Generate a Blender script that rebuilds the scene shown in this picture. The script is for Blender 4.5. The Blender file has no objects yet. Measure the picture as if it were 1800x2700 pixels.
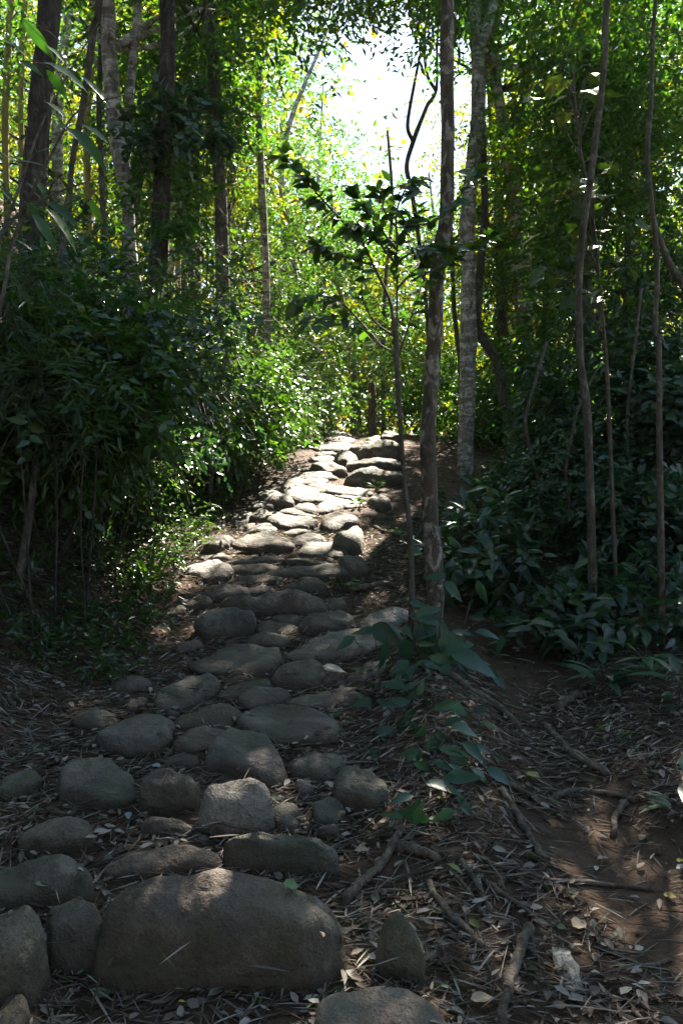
import bpy, math
import numpy as np
from mathutils import Vector, Matrix

R = math.radians
F, CX, CY = 2100.0, 900.0, 1350.0          # focal length and centre of the 1800 x 2700 photograph, in its pixels
PITCH, EYE = R(3.0), 1.55
SUN_AZ, SUN_EL = R(19.5), R(46.0)
scene = bpy.context.scene
COL = scene.collection

# ------------------------------------------------------------------ camera, sky, sun, exposure
cam_d = bpy.data.cameras.new('camera')
cam_d.sensor_fit = 'VERTICAL'; cam_d.sensor_height = 36.0; cam_d.sensor_width = 24.0
cam_d.lens = 36.0 * F / 2700.0
cam_d.clip_start = 0.05; cam_d.clip_end = 2000
cam = bpy.data.objects.new('camera', cam_d); COL.objects.link(cam)
cam.location = (0, 0, EYE); cam.rotation_euler = (R(90) - PITCH, 0, 0)
scene.camera = cam

world = bpy.data.worlds.new('World'); scene.world = world; world.use_nodes = True
wn = world.node_tree; wn.nodes.clear()
sky = wn.nodes.new('ShaderNodeTexSky'); sky.sky_type = 'NISHITA'; sky.sun_disc = False
sky.sun_elevation = SUN_EL; sky.sun_rotation = SUN_AZ; sky.air_density = 1.0; sky.dust_density = .6; sky.ozone_density = 1.0
bg = wn.nodes.new('ShaderNodeBackground'); bg.inputs[1].default_value = 0.05
wo = wn.nodes.new('ShaderNodeOutputWorld')
wn.links.new(sky.outputs[0], bg.inputs[0]); wn.links.new(bg.outputs[0], wo.inputs[0])

TO_SUN = np.array([math.sin(SUN_AZ) * math.cos(SUN_EL), math.cos(SUN_AZ) * math.cos(SUN_EL), math.sin(SUN_EL)])
sun_d = bpy.data.lights.new('sun', 'SUN'); sun_d.energy = 5.0; sun_d.angle = R(0.53); sun_d.color = (1.0, 0.92, 0.79)
sun = bpy.data.objects.new('sun', sun_d); COL.objects.link(sun)
sun.rotation_euler = Vector(TO_SUN).to_track_quat('Z', 'Y').to_euler(); sun.location = (6, 20, 20)

vs = scene.view_settings
vs.view_transform = 'Standard'; vs.look = 'None'; vs.gamma = 1.0; vs.use_curve_mapping = False
vs.exposure = 2.85
scene.cycles.max_bounces = 8; scene.cycles.diffuse_bounces = 4; scene.cycles.transmission_bounces = 5
scene.cycles.glossy_bounces = 3; scene.cycles.sample_clamp_indirect = 6.0
scene.cycles.use_denoising = True
HAZE = .0003

# ------------------------------------------------------------------ maths helpers
rng = np.random.default_rng(7)

def nrm(v):
    v = np.asarray(v, float)
    return v / np.maximum(np.linalg.norm(v, axis=-1, keepdims=True), 1e-9)

CP, SP = math.cos(PITCH), math.sin(PITCH)
def ray(px, py):
    a, b = (px - CX) / F, (CY - py) / F
    return np.array([a, CP + b * SP, -SP + b * CP])
def at(px, py, Y):
    """the point of the place seen at a pixel of the photograph, Y metres ahead"""
    d = ray(px, py)
    return np.array([0, 0, EYE]) + d * (Y / d[1])
def project(p):
    x, y, z = p[0], p[1], p[2] - EYE
    dep = y * CP - z * SP
    return CX + F * x / dep, CY - F * (y * SP + z * CP) / dep

def vnoise(x, y, s=0):
    """smooth value noise, -1..1"""
    x = np.asarray(x, float); y = np.asarray(y, float)
    xi, yi = np.floor(x).astype(np.int64), np.floor(y).astype(np.int64)
    fx, fy = x - xi, y - yi
    fx, fy = fx * fx * (3 - 2 * fx), fy * fy * (3 - 2 * fy)
    def h(a, b):
        n = (a * 374761393 + b * 668265263 + s * 974711) & 0x7fffffff
        n = ((n ^ (n >> 13)) * 1274126177) & 0x7fffffff
        return (n & 0xffff) / 32767.5 - 1
    return (h(xi, yi) * (1 - fx) + h(xi + 1, yi) * fx) * (1 - fy) + (h(xi, yi + 1) * (1 - fx) + h(xi + 1, yi + 1) * fx) * fy

# the climb of the path: height over distance
_py = np.array([-20, -5, 0, 2.4, 3.8, 5.4, 6.9, 7.9, 9.8, 11.2, 13, 14.5, 16, 30, 60, 200], float)
_ph = np.array([-1.2, -.4, -.16, 0, .17, .37, .70, .95, 1.27, 1.55, 1.92, 2.17, 2.25, 2.5, 2.9, 3.0], float)
_yy = np.linspace(-20, 200, 4401)
_hh = np.interp(_yy, _py, _ph)
_k = np.hanning(17); _k /= _k.sum()
_hs = np.convolve(np.pad(_hh, 8, 'edge'), _k, 'valid')
_cy = np.array([0, 2.4, 3.8, 5.4, 6.9, 9.8, 13, 15, 20, 60], float)
_cx = np.array([-.4, -.39, -.55, -.36, -.42, -.33, .28, .6, 1.6, 3], float)
def path_c(y): return np.interp(y, _cy, _cx)
def H(x, y):
    x = np.asarray(x, float); y = np.asarray(y, float)
    h = np.interp(y, _yy, _hs)
    xc = path_c(y)
    d = np.clip(xc - .85 - x, 0, 14)
    h = h + .70 * d * d / (d + .8)
    d = np.clip(x - (xc + 2.0 + .1 * y), 0, 14)
    h = h + .22 * d * d / (d + 1.2)
    h = h + .17 * np.exp(-((x - .5) ** 2 / .11)) * np.clip((y - 2.6) / 1.4, 0, 1) * np.clip((6.2 - y) / 1.4, 0, 1)
    h = h - .08 * np.exp(-((x - 1.1) ** 2 / .16)) * np.exp(-((y - 3.9) ** 2 / 4))
    far = np.clip((np.abs(x) - 2) / 6, 0, 1)
    return h + .03 * vnoise(x * .9, y * .9, 3) + .25 * far * vnoise(x * .25, y * .25, 4)
def Hf(x, y):
    return H(x, y) + .012 * vnoise(x * 5, y * 5, 11) + .007 * vnoise(x * 13, y * 13, 12)
def hit(px, py):
    """where the sight line through a pixel meets the ground"""
    d = ray(px, py); o = np.array([0, 0, EYE])
    t = np.linspace(1.2, 40, 6000)
    p = o + d * t[:, None]
    below = np.nonzero(p[:, 2] < H(p[:, 0], p[:, 1]))[0]
    i = below[0] if len(below) else len(t) - 1
    return p[i]

# openings in the canopy that let the sun through: a point on the ground and a radius
GAPS = [((-.45, 11.3, 1.75), 1.1), ((-1.4, 10.9, 2.3), .75), ((-.3, 9.5, 1.4), .8), ((-.55, 8.2, 1.1), .38), ((-1.3, 7.3, 1.0), .5), ((.45, 13.2, 2.0), .8),
        ((-.46, 2.68, .25), .22), ((2.9, 9.5, 2.0), .5), ((-1.9, 9.0, 2.4), 1.0), ((-2.5, 7.6, 2.2), .7), ((-1.2, 9.9, 2.6), .7), ((-1.75, 6.6, 1.0), .4), ((.12, 7.6, .95), .35), ((-2.2, 12.5, 4), 1.1), ((-.9, 5.9, .7), .12)]
def clear(P, k=1.):
    """True where a leaf may hang"""
    P = np.asarray(P)
    ok = np.ones(len(P), bool)
    for c, r in GAPS:
        v = P - np.array(c)
        t = v @ TO_SUN
        d = np.linalg.norm(v - t[:, None] * TO_SUN, axis=1)
        rr = k * r * (1 + .25 * vnoise(P[:, 0] * 2, P[:, 2] * 2, 5))
        veil = vnoise(P[:, 0] * 5.1, P[:, 2] * 5.1 + P[:, 1] * 3.3, 6) > .12
        ok &= ~((d < rr) & (t > 1.3)) | (veil & (t > 12) & (r >= 1.0))
    return ok

# ------------------------------------------------------------------ object helpers
def tag(o, label=None, cat=None, group=None, kind=None):
    for k, v in (('label', label), ('category', cat), ('group', group), ('kind', kind)):
        if v: o[k] = v
    return o
def link(name, me, mat, parent=None, loc=(0, 0, 0)):
    o = bpy.data.objects.new(name, me); COL.objects.link(o)
    if mat is not None and me is not None and not me.materials: me.materials.append(mat)
    if parent is not None: o.parent = parent
    if name in ('twigs', 'stems', 'petioles', 'nodes', 'branches', 'crown', 'foliage'): o['kind'] = 'stuff'
    o.location = loc
    return o
def empty(name, loc, label=None, cat=None, group=None, kind=None):
    o = bpy.data.objects.new(name, None); COL.objects.link(o); o.location = loc
    o.empty_display_size = .1
    return tag(o, label, cat, group, kind)
def mesh_np(name, V, faces, k, rnd=None, smooth=False):
    """V (n,3); faces (m,k) of equal size"""
    me = bpy.data.meshes.new(name)
    V = np.ascontiguousarray(V, np.float32); faces = np.ascontiguousarray(faces, np.int32)
    m = len(faces)
    me.vertices.add(len(V)); me.vertices.foreach_set('co', V.ravel())
    me.loops.add(m * k); me.loops.foreach_set('vertex_index', faces.ravel())
    me.polygons.add(m); me.polygons.foreach_set('loop_start', np.arange(0, m * k, k, dtype=np.int32))
    if smooth: me.polygons.foreach_set('use_smooth', np.ones(m, bool))
    if rnd is not None:
        a = me.attributes.new('rnd', 'FLOAT', 'POINT'); a.data.foreach_set('value', np.ascontiguousarray(rnd, np.float32))
    me.update(calc_edges=True); me.validate()
    return me

def spline(pts, n):
    """Catmull-Rom through points (any dimension)"""
    p = np.asarray(pts, float)
    if len(p) == 2: return p[0] + (p[1] - p[0]) * np.linspace(0, 1, n)[:, None]
    q = np.vstack([2 * p[0] - p[1], p, 2 * p[-1] - p[-2]])
    u = np.linspace(0, len(p) - 1 - 1e-6, n); i = u.astype(int); t = (u - i)[:, None]
    a, b, c, d = q[i], q[i + 1], q[i + 2], q[i + 3]
    return .5 * (2 * b + (c - a) * t + (2 * a - 5 * b + 4 * c - d) * t * t + (3 * b - a - 3 * c + d) * t ** 3)

def tube_arrays(P, r, seg=6, bump=0., seed=0, cap=True):
    P = np.asarray(P, float); n = len(P); r = np.broadcast_to(r, (n,))
    T = nrm(np.gradient(P, axis=0))
    ref = np.array([1., 0, 0]) if abs(T[0][0]) < .8 else np.array([0, 1., 0])
    U = np.zeros((n, 3)); u = nrm(ref - T[0] * (ref @ T[0]))
    for i in range(n):
        u = nrm(u - T[i] * (u @ T[i])); U[i] = u
    W = np.cross(T, U)
    a = np.linspace(0, 2 * np.pi, seg, endpoint=False)
    rr = r[:, None] * np.ones(seg)[None]
    if bump:
        ii, jj = np.meshgrid(np.arange(n), np.arange(seg), indexing='ij')
        rr = rr * (1 + bump * vnoise(ii * .6 + seed * 17, np.cos(a)[jj] * 1.3 + seed) + .5 * bump * vnoise(ii * 1.7, jj * 1.0, seed))
    V = P[:, None] + rr[..., None] * (np.cos(a)[None, :, None] * U[:, None] + np.sin(a)[None, :, None] * W[:, None])
    V = V.reshape(-1, 3)
    i, j = np.meshgrid(np.arange(n - 1), np.arange(seg), indexing='ij')
    j2 = (j + 1) % seg
    Fq = np.stack([i * seg + j, i * seg + j2, (i + 1) * seg + j2, (i + 1) * seg + j], -1).reshape(-1, 4)
    if cap:
        V = np.vstack([V, P[:1], P[-1:]])
        j = np.arange(seg); j2 = (j + 1) % seg
        c0, c1 = len(V) - 2, len(V) - 1
        Fq = np.vstack([Fq, np.stack([np.full(seg, c0), j2, j, np.full(seg, c0)], -1)[:0]])
        e0 = np.stack([j2, j, np.full(seg, c0)], -1); e1 = np.stack([(n - 1) * seg + j, (n - 1) * seg + j2, np.full(seg, c1)], -1)
        return V, Fq, np.vstack([e0, e1])
    return V, Fq, np.zeros((0, 3), int)
def mesh_mixed(name, V, quads, tris, smooth=True):
    me = bpy.data.meshes.new(name)
    V = np.ascontiguousarray(V, np.float32)
    quads = np.asarray(quads, np.int32).reshape(-1, 4); tris = np.asarray(tris, np.int32).reshape(-1, 3)
    me.vertices.add(len(V)); me.vertices.foreach_set('co', V.ravel())
    lv = np.concatenate([quads.ravel(), tris.ravel()])
    me.loops.add(len(lv)); me.loops.foreach_set('vertex_index', lv)
    m = len(quads) + len(tris)
    ls = np.concatenate([np.arange(len(quads)) * 4, len(quads) * 4 + np.arange(len(tris)) * 3]).astype(np.int32)
    me.polygons.add(m); me.polygons.foreach_set('loop_start', ls)
    me.polygons.foreach_set('use_smooth', np.full(m, smooth))
    me.update(calc_edges=True); me.validate()
    return me
def tubes(name, list_of, origin=(0, 0, 0), seg=6, bump=0.):
    """several tubes in one mesh: list of (points, radii)"""
    Vs, Qs, Ts, off = [], [], [], 0
    for k, (P, r) in enumerate(list_of):
        V, Q, T = tube_arrays(P, r, seg, bump, k)
        Vs.append(V - np.asarray(origin)); Qs.append(Q + off); Ts.append(T + off); off += len(V)
    return mesh_mixed(name, np.vstack(Vs), np.vstack(Qs), np.vstack(Ts))

def leaf_arrays(P, D, N, L, W, fold=.25, curl=.15, rounded=True):
    """leaves as two folded halves. P base, D direction, N normal"""
    n = len(P); D = nrm(D); S = nrm(np.cross(D, N)); N = nrm(np.cross(S, D))
    L = np.broadcast_to(L, (n,))[:, None]; W = np.broadcast_to(W, (n,))[:, None]
    if rounded:
        st = [(0, 0), (.30, .45), (.68, .38), (1, 0)]
        tip = P + D * L - N * L * curl
        l1 = P + D * L * .30 + S * W * .47 + N * W * fold * .45
        l2 = P + D * L * .68 + S * W * .36 + N * (W * fold * .36 - L * curl * .45)
        r1 = P + D * L * .30 - S * W * .47 + N * W * fold * .45
        r2 = P + D * L * .68 - S * W * .36 + N * (W * fold * .36 - L * curl * .45)
        V = np.stack([P, l1, l2, tip, r2, r1], 1).reshape(-1, 3)
        b = np.arange(n)[:, None] * 6
        Fc = np.concatenate([b + [0, 1, 2, 3], b + [0, 3, 4, 5]], 1).reshape(-1, 4)
        return V, Fc, 4, 6
    tip = P + D * L - N * L * curl
    l1 = P + D * L * .42 + S * W * .5 + N * W * fold * .5
    r1 = P + D * L * .42 - S * W * .5 + N * W * fold * .5
    V = np.stack([P, l1, tip, r1], 1).reshape(-1, 3)
    b = np.arange(n)[:, None] * 4
    Fc = np.concatenate([b + [0, 1, 2], b + [0, 2, 3]], 1).reshape(-1, 3)
    return V, Fc, 3, 4
def leaf_mesh(name, P, D, N, L, W, rnd, origin=(0, 0, 0), rounded=True, fold=.25, curl=.15):
    V, Fc, k, nv = leaf_arrays(P, D, N, L, W, fold, curl, rounded)
    return mesh_np(name, V - np.asarray(origin), Fc, k, np.repeat(rnd, nv))

def twigs(centres, outward, g, per, tw, L, W, droop=.25, up=.9, flat=.5):
    """leaves set alternately on twigs that start at `centres`; returns arrays for leaf_mesh and the twig lines"""
    n = len(centres)
    td = nrm(outward + g.normal(0, .55, (n, 3)) + [0, 0, -droop * .5])
    tl = tw * g.uniform(.6, 1.3, n)
    t = (np.arange(per) + .6) / per
    side = nrm(np.cross(td, [0, 0, 1.]) + g.normal(0, .25, (n, 3)))
    sag = np.array([0, 0, -1.]) * droop
    P = centres[:, None] + td[:, None] * (tl[:, None] * t)[..., None] + sag * (tl[:, None] * t ** 2)[..., None]
    sg = np.where(np.arange(per) % 2 == 0, 1., -1.)
    D = td[:, None] * .65 + side[:, None] * (sg * .85)[None, :, None] + g.normal(0, .28, (n, per, 3)) + sag * .5
    N = np.array([0, 0, 1.]) * up + g.normal(0, flat, (n, per, 3)) + td[:, None] * .2
    P = P.reshape(-1, 3); D = D.reshape(-1, 3); N = N.reshape(-1, 3)
    m = len(P)
    LL = L * g.uniform(.65, 1.25, m); WW = W * g.uniform(.75, 1.2, m)
    rnd = np.clip(np.repeat(g.uniform(0, 1, n), per) * .45 + g.uniform(0, 1, m) * .55, 0, 1)
    ends = centres + td * tl[:, None] + sag * tl[:, None]
    return P, D, N, LL, WW, rnd, (centres, centres + td * tl[:, None] * .5 + sag * tl[:, None] * .25, ends)

def cut(a, keep):
    return [x[keep] for x in a]

# ------------------------------------------------------------------ materials
MATS = {}
def new_mat(name):
    m = bpy.data.materials.new(name); m.use_nodes = True
    t = m.node_tree; t.nodes.clear()
    out = t.nodes.new('ShaderNodeOutputMaterial')
    return m, t, out
def node(t, typ, **kw):
    n = t.nodes.new(typ)
    for k, v in kw.items():
        if k.startswith('i_'):
            key = k[2:]
            n.inputs[int(key) if key.isdigit() else key.replace('_', ' ')].default_value = v
        else: setattr(n, k, v)
    return n
def ramp(t, fac, stops):
    r = t.nodes.new('ShaderNodeValToRGB'); e = r.color_ramp.elements
    while len(e) < len(stops): e.new(.5)
    for el, (p, c) in zip(e, stops):
        el.position = p; el.color = (*c, 1) if len(c) == 3 else c
    t.links.new(fac, r.inputs[0])
    return r.outputs[0]
def noise(t, vec, scale, detail=4, rough=.55, dist=0.):
    n = node(t, 'ShaderNodeTexNoise', i_Scale=scale, i_Detail=detail, i_Roughness=rough, i_Distortion=dist)
    t.links.new(vec, n.inputs['Vector'])
    return n.outputs['Fac']
def mixc(t, fac, a, b, mode='MIX'):
    m = node(t, 'ShaderNodeMix', data_type='RGBA', blend_type=mode)
    for s, v in ((0, fac), (6, a), (7, b)):
        if hasattr(v, 'node'): t.links.new(v, m.inputs[s])
        else: m.inputs[s].default_value = v if s == 0 else (*v, 1)
    return m.outputs[2]
def bump(t, h, strength, dist, prev=None):
    b = node(t, 'ShaderNodeBump', i_Strength=strength, i_Distance=dist)
    t.links.new(h, b.inputs['Height'])
    if prev is not None: t.links.new(prev, b.inputs['Normal'])
    return b.outputs[0]

def leaf_mat(name, stops, trans=.45, tcol=(1.5, 1.7, .7), rough=.38, per_object=False, spec=.5):
    m, t, out = new_mat(name)
    if per_object: fac = node(t, 'ShaderNodeObjectInfo').outputs['Random']
    else: fac = node(t, 'ShaderNodeAttribute', attribute_name='rnd').outputs['Fac']
    c = ramp(t, fac, stops)
    geo = node(t, 'ShaderNodeTexCoord')
    nz = noise(t, geo.outputs['Object'], 9, 2)
    c = mixc(t, .35, c, mixc(t, nz, (.4, .4, .4), (1.5, 1.5, 1.5)), 'MULTIPLY')
    p = node(t, 'ShaderNodeBsdfPrincipled', i_Roughness=rough)
    p.inputs['Specular IOR Level'].default_value = spec
    t.links.new(c, p.inputs['Base Color'])
    tr = node(t, 'ShaderNodeBsdfTranslucent')
    t.links.new(mixc(t, 1., c, tcol, 'MULTIPLY'), tr.inputs[0])
    mx = node(t, 'ShaderNodeMixShader', i_0=trans)
    t.links.new(p.outputs[0], mx.inputs[1]); t.links.new(tr.outputs[0], mx.inputs[2]); t.links.new(mx.outputs[0], out.inputs[0])
    MATS[name] = m
    return m
leaf_mat('leaf_canopy', [(0, (.024, .062, .016)), (.5, (.040, .10, .018)), (.85, (.07, .14, .02)), (1, (.16, .15, .024))], .45, (2.0, 2.4, .5), spec=.7)
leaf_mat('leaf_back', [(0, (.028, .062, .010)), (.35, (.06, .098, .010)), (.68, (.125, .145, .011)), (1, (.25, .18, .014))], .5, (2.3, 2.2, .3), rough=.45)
leaf_mat('leaf_green', [(0, (.018, .052, .012)), (.5, (.030, .085, .016)), (.9, (.05, .12, .02)), (1, (.12, .12, .02))], .42, (2.5, 2.3, .4), rough=.34, spec=.9)
leaf_mat('leaf_shrub', [(0, (.020, .045, .016)), (.5, (.034, .07, .020)), (.9, (.06, .10, .022)), (1, (.13, .12, .03))], .38, (2.2, 2.6, .8), rough=.30, spec=1.0)
leaf_mat('leaf_dark', [(0, (.016, .046, .026)), (.6, (.028, .072, .036)), (1, (.055, .10, .036))], .3, (1.8, 2.2, .8), rough=.33, spec=.9)
leaf_mat('leaf_bamboo', [(0, (.035, .07, .03)), (.6, (.055, .10, .04)), (1, (.13, .14, .05))], .4, (1.6, 1.9, .8), rough=.35)
leaf_mat('leaf_oval', [(0, (.020, .048, .012)), (.6, (.032, .072, .014)), (1, (.06, .10, .02))], .38, (2.2, 2.6, .7), rough=.36, per_object=True)
leaf_mat('leaf_creeper', [(0, (.020, .060, .036)), (.6, (.038, .095, .052)), (1, (.07, .135, .06))], .25, (1.4, 1.9, .8), rough=.38, per_object=True)
leaf_mat('leaf_long', [(0, (.020, .055, .012)), (.6, (.03, .085, .012)), (1, (.05, .12, .02))], .42, (2.2, 2.8, .6), rough=.36, per_object=True)
leaf_mat('leaf_lobed', [(0, (.045, .07, .012)), (.5, (.035, .08, .014)), (1, (.085, .085, .012))], .4, (1.6, 1.8, .5), rough=.4, per_object=True)
leaf_mat('leaf_bright', [(0, (.05, .12, .012)), (.6, (.09, .17, .015)), (1, (.16, .2, .02))], .5, (2.2, 2.4, .5), rough=.36)
leaf_mat('litter', [(0, (.035, .022, .014)), (.25, (.085, .055, .034)), (.5, (.155, .124, .098)), (.72, (.29, .25, .21)), (.9, (.44, .405, .355)), (.95, (.09, .10, .03)), (1, (.05, .09, .035))], .15, (1.2, 1.1, .9), rough=.6, spec=.3)
def plain_leaf(name, col, trans=.2, rough=.5):
    return leaf_mat(name, [(0, tuple(c * .8 for c in col)), (1, tuple(min(c * 1.2, .9) for c in col))], trans, (1.3, 1.2, .7), rough, per_object=True, spec=.35)

def soil_mat():
    m, t, out = new_mat('soil')
    g = node(t, 'ShaderNodeTexCoord').outputs['Object']
    a = noise(t, g, 1.1, 5); b = noise(t, g, 14, 6, .65); c = noise(t, g, 70, 3)
    col = ramp(t, b, [(.25, (.032, .020, .013)), (.5, (.068, .042, .027)), (.75, (.115, .076, .050))])
    col = mixc(t, ramp(t, a, [(.42, (0, 0, 0)), (.62, (.7, .7, .7))]), col, (.112, .071, .047))
    col = mixc(t, .4, col, mixc(t, c, (.35, .35, .35), (1.6, 1.6, 1.6)), 'MULTIPLY')
    p = node(t, 'ShaderNodeBsdfPrincipled', i_Roughness=.9)
    p.inputs['Specular IOR Level'].default_value = .2
    t.links.new(col, p.inputs['Base Color'])
    t.links.new(bump(t, c, .5, .01, bump(t, b, .8, .03)), p.inputs['Normal'])
    t.links.new(p.outputs[0], out.inputs[0]); MATS['soil'] = m
soil_mat()

def stone_mat(name, base, dark, pale, moss=.3, mosscol=(.045, .055, .022), crack=0., bumpk=1.):
    m, t, out = new_mat(name)
    tc = node(t, 'ShaderNodeTexCoord').outputs['Object']
    oi = node(t, 'ShaderNodeObjectInfo').outputs['Random']
    add = node(t, 'ShaderNodeVectorMath', operation='ADD')
    cmb = node(t, 'ShaderNodeCombineXYZ'); mul = node(t, 'ShaderNodeMath', operation='MULTIPLY', i_1=40.)
    t.links.new(oi, mul.inputs[0])
    for i in range(3): t.links.new(mul.outputs[0], cmb.inputs[i])
    t.links.new(tc, add.inputs[0]); t.links.new(cmb.outputs[0], add.inputs[1])
    v = add.outputs[0]
    big = noise(t, v, 4.5, 5, .6, .4); mid = noise(t, v, 22, 5, .65); fine = noise(t, v, 140, 3, .7); grain = noise(t, v, 330, 2, .8)
    col = ramp(t, big, [(.28, dark), (.5, base), (.72, pale)])
    col = mixc(t, .55, col, ramp(t, mid, [(.3, (.45, .43, .41)), (.7, (1.5, 1.48, 1.45))]), 'MULTIPLY')
    col = mixc(t, .45, col, ramp(t, fine, [(.35, (.4, .4, .4)), (.65, (1.6, 1.6, 1.6))]), 'MULTIPLY')
    sp = ramp(t, grain, [(.66, (0, 0, 0)), (.74, (1, 1, 1))])
    col = mixc(t, mixc(t, .35, (0, 0, 0), sp), col, tuple(min(c * 2.2, .6) for c in pale))
    # brown and grey stones side by side
    col = mixc(t, .7, col, ramp(t, oi, [(0, (.62, .55, .48)), (.3, (1.1, .95, .82)), (.6, (.9, .92, .93)), (.8, (1.0, .86, .72)), (1, (1.4, 1.34, 1.25))]), 'MULTIPLY')
    # moss and algae patches
    mn = noise(t, v, 3.0, 6, .62, .6)
    mf = ramp(t, mn, [(.56 - .22 * moss, (0, 0, 0)), (.80 - .22 * moss, (moss, moss, moss))])
    col = mixc(t, mf, col, mixc(t, fine, mosscol, tuple(c * 2.1 for c in mosscol)))
    # lichen spots
    vo = node(t, 'ShaderNodeTexVoronoi', i_Scale=13.); t.links.new(v, vo.inputs['Vector'])
    lf = ramp(t, vo.outputs['Distance'], [(.10, (.5, .5, .5)), (.2, (0, 0, 0))])
    col = mixc(t, mixc(t, 1., lf, ramp(t, big, [(.5, (0, 0, 0)), (.62, (1, 1, 1))]), 'MULTIPLY'), col, (.24, .245, .22))
    # soil splashed up from the ground: the lowest few centimetres, streaked
    sep = node(t, 'ShaderNodeSeparateXYZ'); t.links.new(tc, sep.inputs[0])
    ma = node(t, 'ShaderNodeMath', operation='MULTIPLY_ADD', i_1=.10, i_2=-.05); t.links.new(mid, ma.inputs[0])
    sb = node(t, 'ShaderNodeMath', operation='SUBTRACT'); t.links.new(sep.outputs[2], sb.inputs[0]); t.links.new(ma.outputs[0], sb.inputs[1])
    df = ramp(t, sb.outputs[0], [(.0, (.8, .8, .8)), (.07, (0, 0, 0))])
    col = mixc(t, df, col, (.062, .042, .029))
    p = node(t, 'ShaderNodeBsdfPrincipled'); p.inputs['Specular IOR Level'].default_value = .35
    t.links.new(ramp(t, mid, [(.3, (.62, .62, .62)), (.7, (.85, .85, .85))]), p.inputs['Roughness'])
    t.links.new(col, p.inputs['Base Color'])
    n = bump(t, big, .8 * bumpk, .06); n = bump(t, mid, .95 * bumpk, .022, n); n = bump(t, fine, .7, .005, n)
    if crack:
        w = node(t, 'ShaderNodeTexVoronoi', feature='DISTANCE_TO_EDGE', i_Scale=3.2); t.links.new(v, w.inputs['Vector'])
        n = bump(t, ramp(t, w.outputs['Distance'], [(0, (0, 0, 0)), (.03, (1, 1, 1))]), crack, .012, n)
    t.links.new(n, p.inputs['Normal']); t.links.new(p.outputs[0], out.inputs[0]); MATS[name] = m
stone_mat('stone', (.132, .114, .098), (.066, .056, .048), (.22, .196, .174), .55)
stone_mat('stone_pale', (.26, .245, .22), (.12, .11, .098), (.40, .385, .355), .25, crack=.5, bumpk=1.8)
stone_mat('stone_mossy', (.12, .115, .09), (.065, .06, .048), (.20, .185, .16), .5, (.04, .05, .02))

def bark_mat(name, a, b, c, band=0., patch=(.3, .3, .27), pf=.3, vert=6.):
    m, t, out = new_mat(name)
    tc = node(t, 'ShaderNodeTexCoord').outputs['Object']
    def sc(x, y, z):
        mp = node(t, 'ShaderNodeMapping'); mp.inputs['Scale'].default_value = (x, y, z); t.links.new(tc, mp.inputs[0]); return mp.outputs[0]
    streak = noise(t, sc(30, 30, vert), 1., 6, .65); big = noise(t, sc(5, 5, 2.2), 1., 4); ring = noise(t, sc(4, 4, 17), 1., 5, .7, .5)
    col = ramp(t, streak, [(.3, a), (.52, b), (.75, c)])
    blot = noise(t, sc(13, 13, 9), 1., 5, .65, .8); dk = noise(t, sc(8, 8, 5), 1., 5, .6, 1.)
    if band:
        bf = mixc(t, 1., ramp(t, ring, [(.46, (0, 0, 0)), (.56, (1, 1, 1))]), ramp(t, blot, [(.40, (.15, .15, .15)), (.56, (1, 1, 1))]), 'MULTIPLY')
        col = mixc(t, bf, col, patch)
        col = mixc(t, ramp(t, dk, [(.54, (0, 0, 0)), (.66, (.8, .8, .8))]), col, (.07, .055, .03))
    else:
        col = mixc(t, ramp(t, blot, [(.52, (0, 0, 0)), (.60, (pf, pf, pf))]), col, patch)
        col = mixc(t, ramp(t, dk, [(.52, (0, 0, 0)), (.66, (.75, .75, .75))]), col, tuple(q * .8 for q in a))
        mo = noise(t, sc(6, 6, 3), 1., 5, .6)
        col = mixc(t, ramp(t, mo, [(.56, (0, 0, 0)), (.7, (.5, .5, .5))]), col, (.055, .065, .022))
    p = node(t, 'ShaderNodeBsdfPrincipled', i_Roughness=.8); p.inputs['Specular IOR Level'].default_value = .3
    t.links.new(col, p.inputs['Base Color'])
    t.links.new(bump(t, ring, .5, .012, bump(t, blot, .8, .012, bump(t, streak, 1., .02))), p.inputs['Normal'])
    t.links.new(p.outputs[0], out.inputs[0]); MATS[name] = m
bark_mat('bark_dark', (.022, .017, .013), (.055, .044, .036), (.11, .092, .078), 0, (.15, .14, .125), .5)
bark_mat('bark_grey', (.045, .035, .024), (.11, .09, .066), (.19, .165, .13), 0, (.38, .355, .30), .9)
bark_mat('bark_pale', (.08, .065, .05), (.22, .195, .165), (.36, .33, .295), 1., (.62, .59, .54))
bark_mat('bark_thin', (.045, .036, .026), (.095, .08, .06), (.16, .14, .11), 0, (.24, .23, .20), .5)
bark_mat('bark_bamboo', (.22, .17, .05), (.33, .27, .08), (.42, .36, .13), 0, (.45, .4, .2), .4, 1.)
bark_mat('root', (.06, .042, .029), (.13, .10, .075), (.21, .17, .135), 0, (.27, .23, .19), .4, 25.)
bark_mat('wood_post', (.05, .035, .028), (.11, .075, .06), (.17, .125, .10), 0, (.2, .16, .14), .3)

# ------------------------------------------------------------------ ground: one sheet to the horizon
def axis(a, b, step, lo, hi, n):
    c = np.arange(a, b, step)
    l = a - (np.geomspace(1, a - lo + 1, n)[1:] - 1)[::-1]; h = c[-1] + (np.geomspace(1, hi - c[-1] + 1, n)[1:] - 1)
    return np.concatenate([l, c, h])
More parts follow.
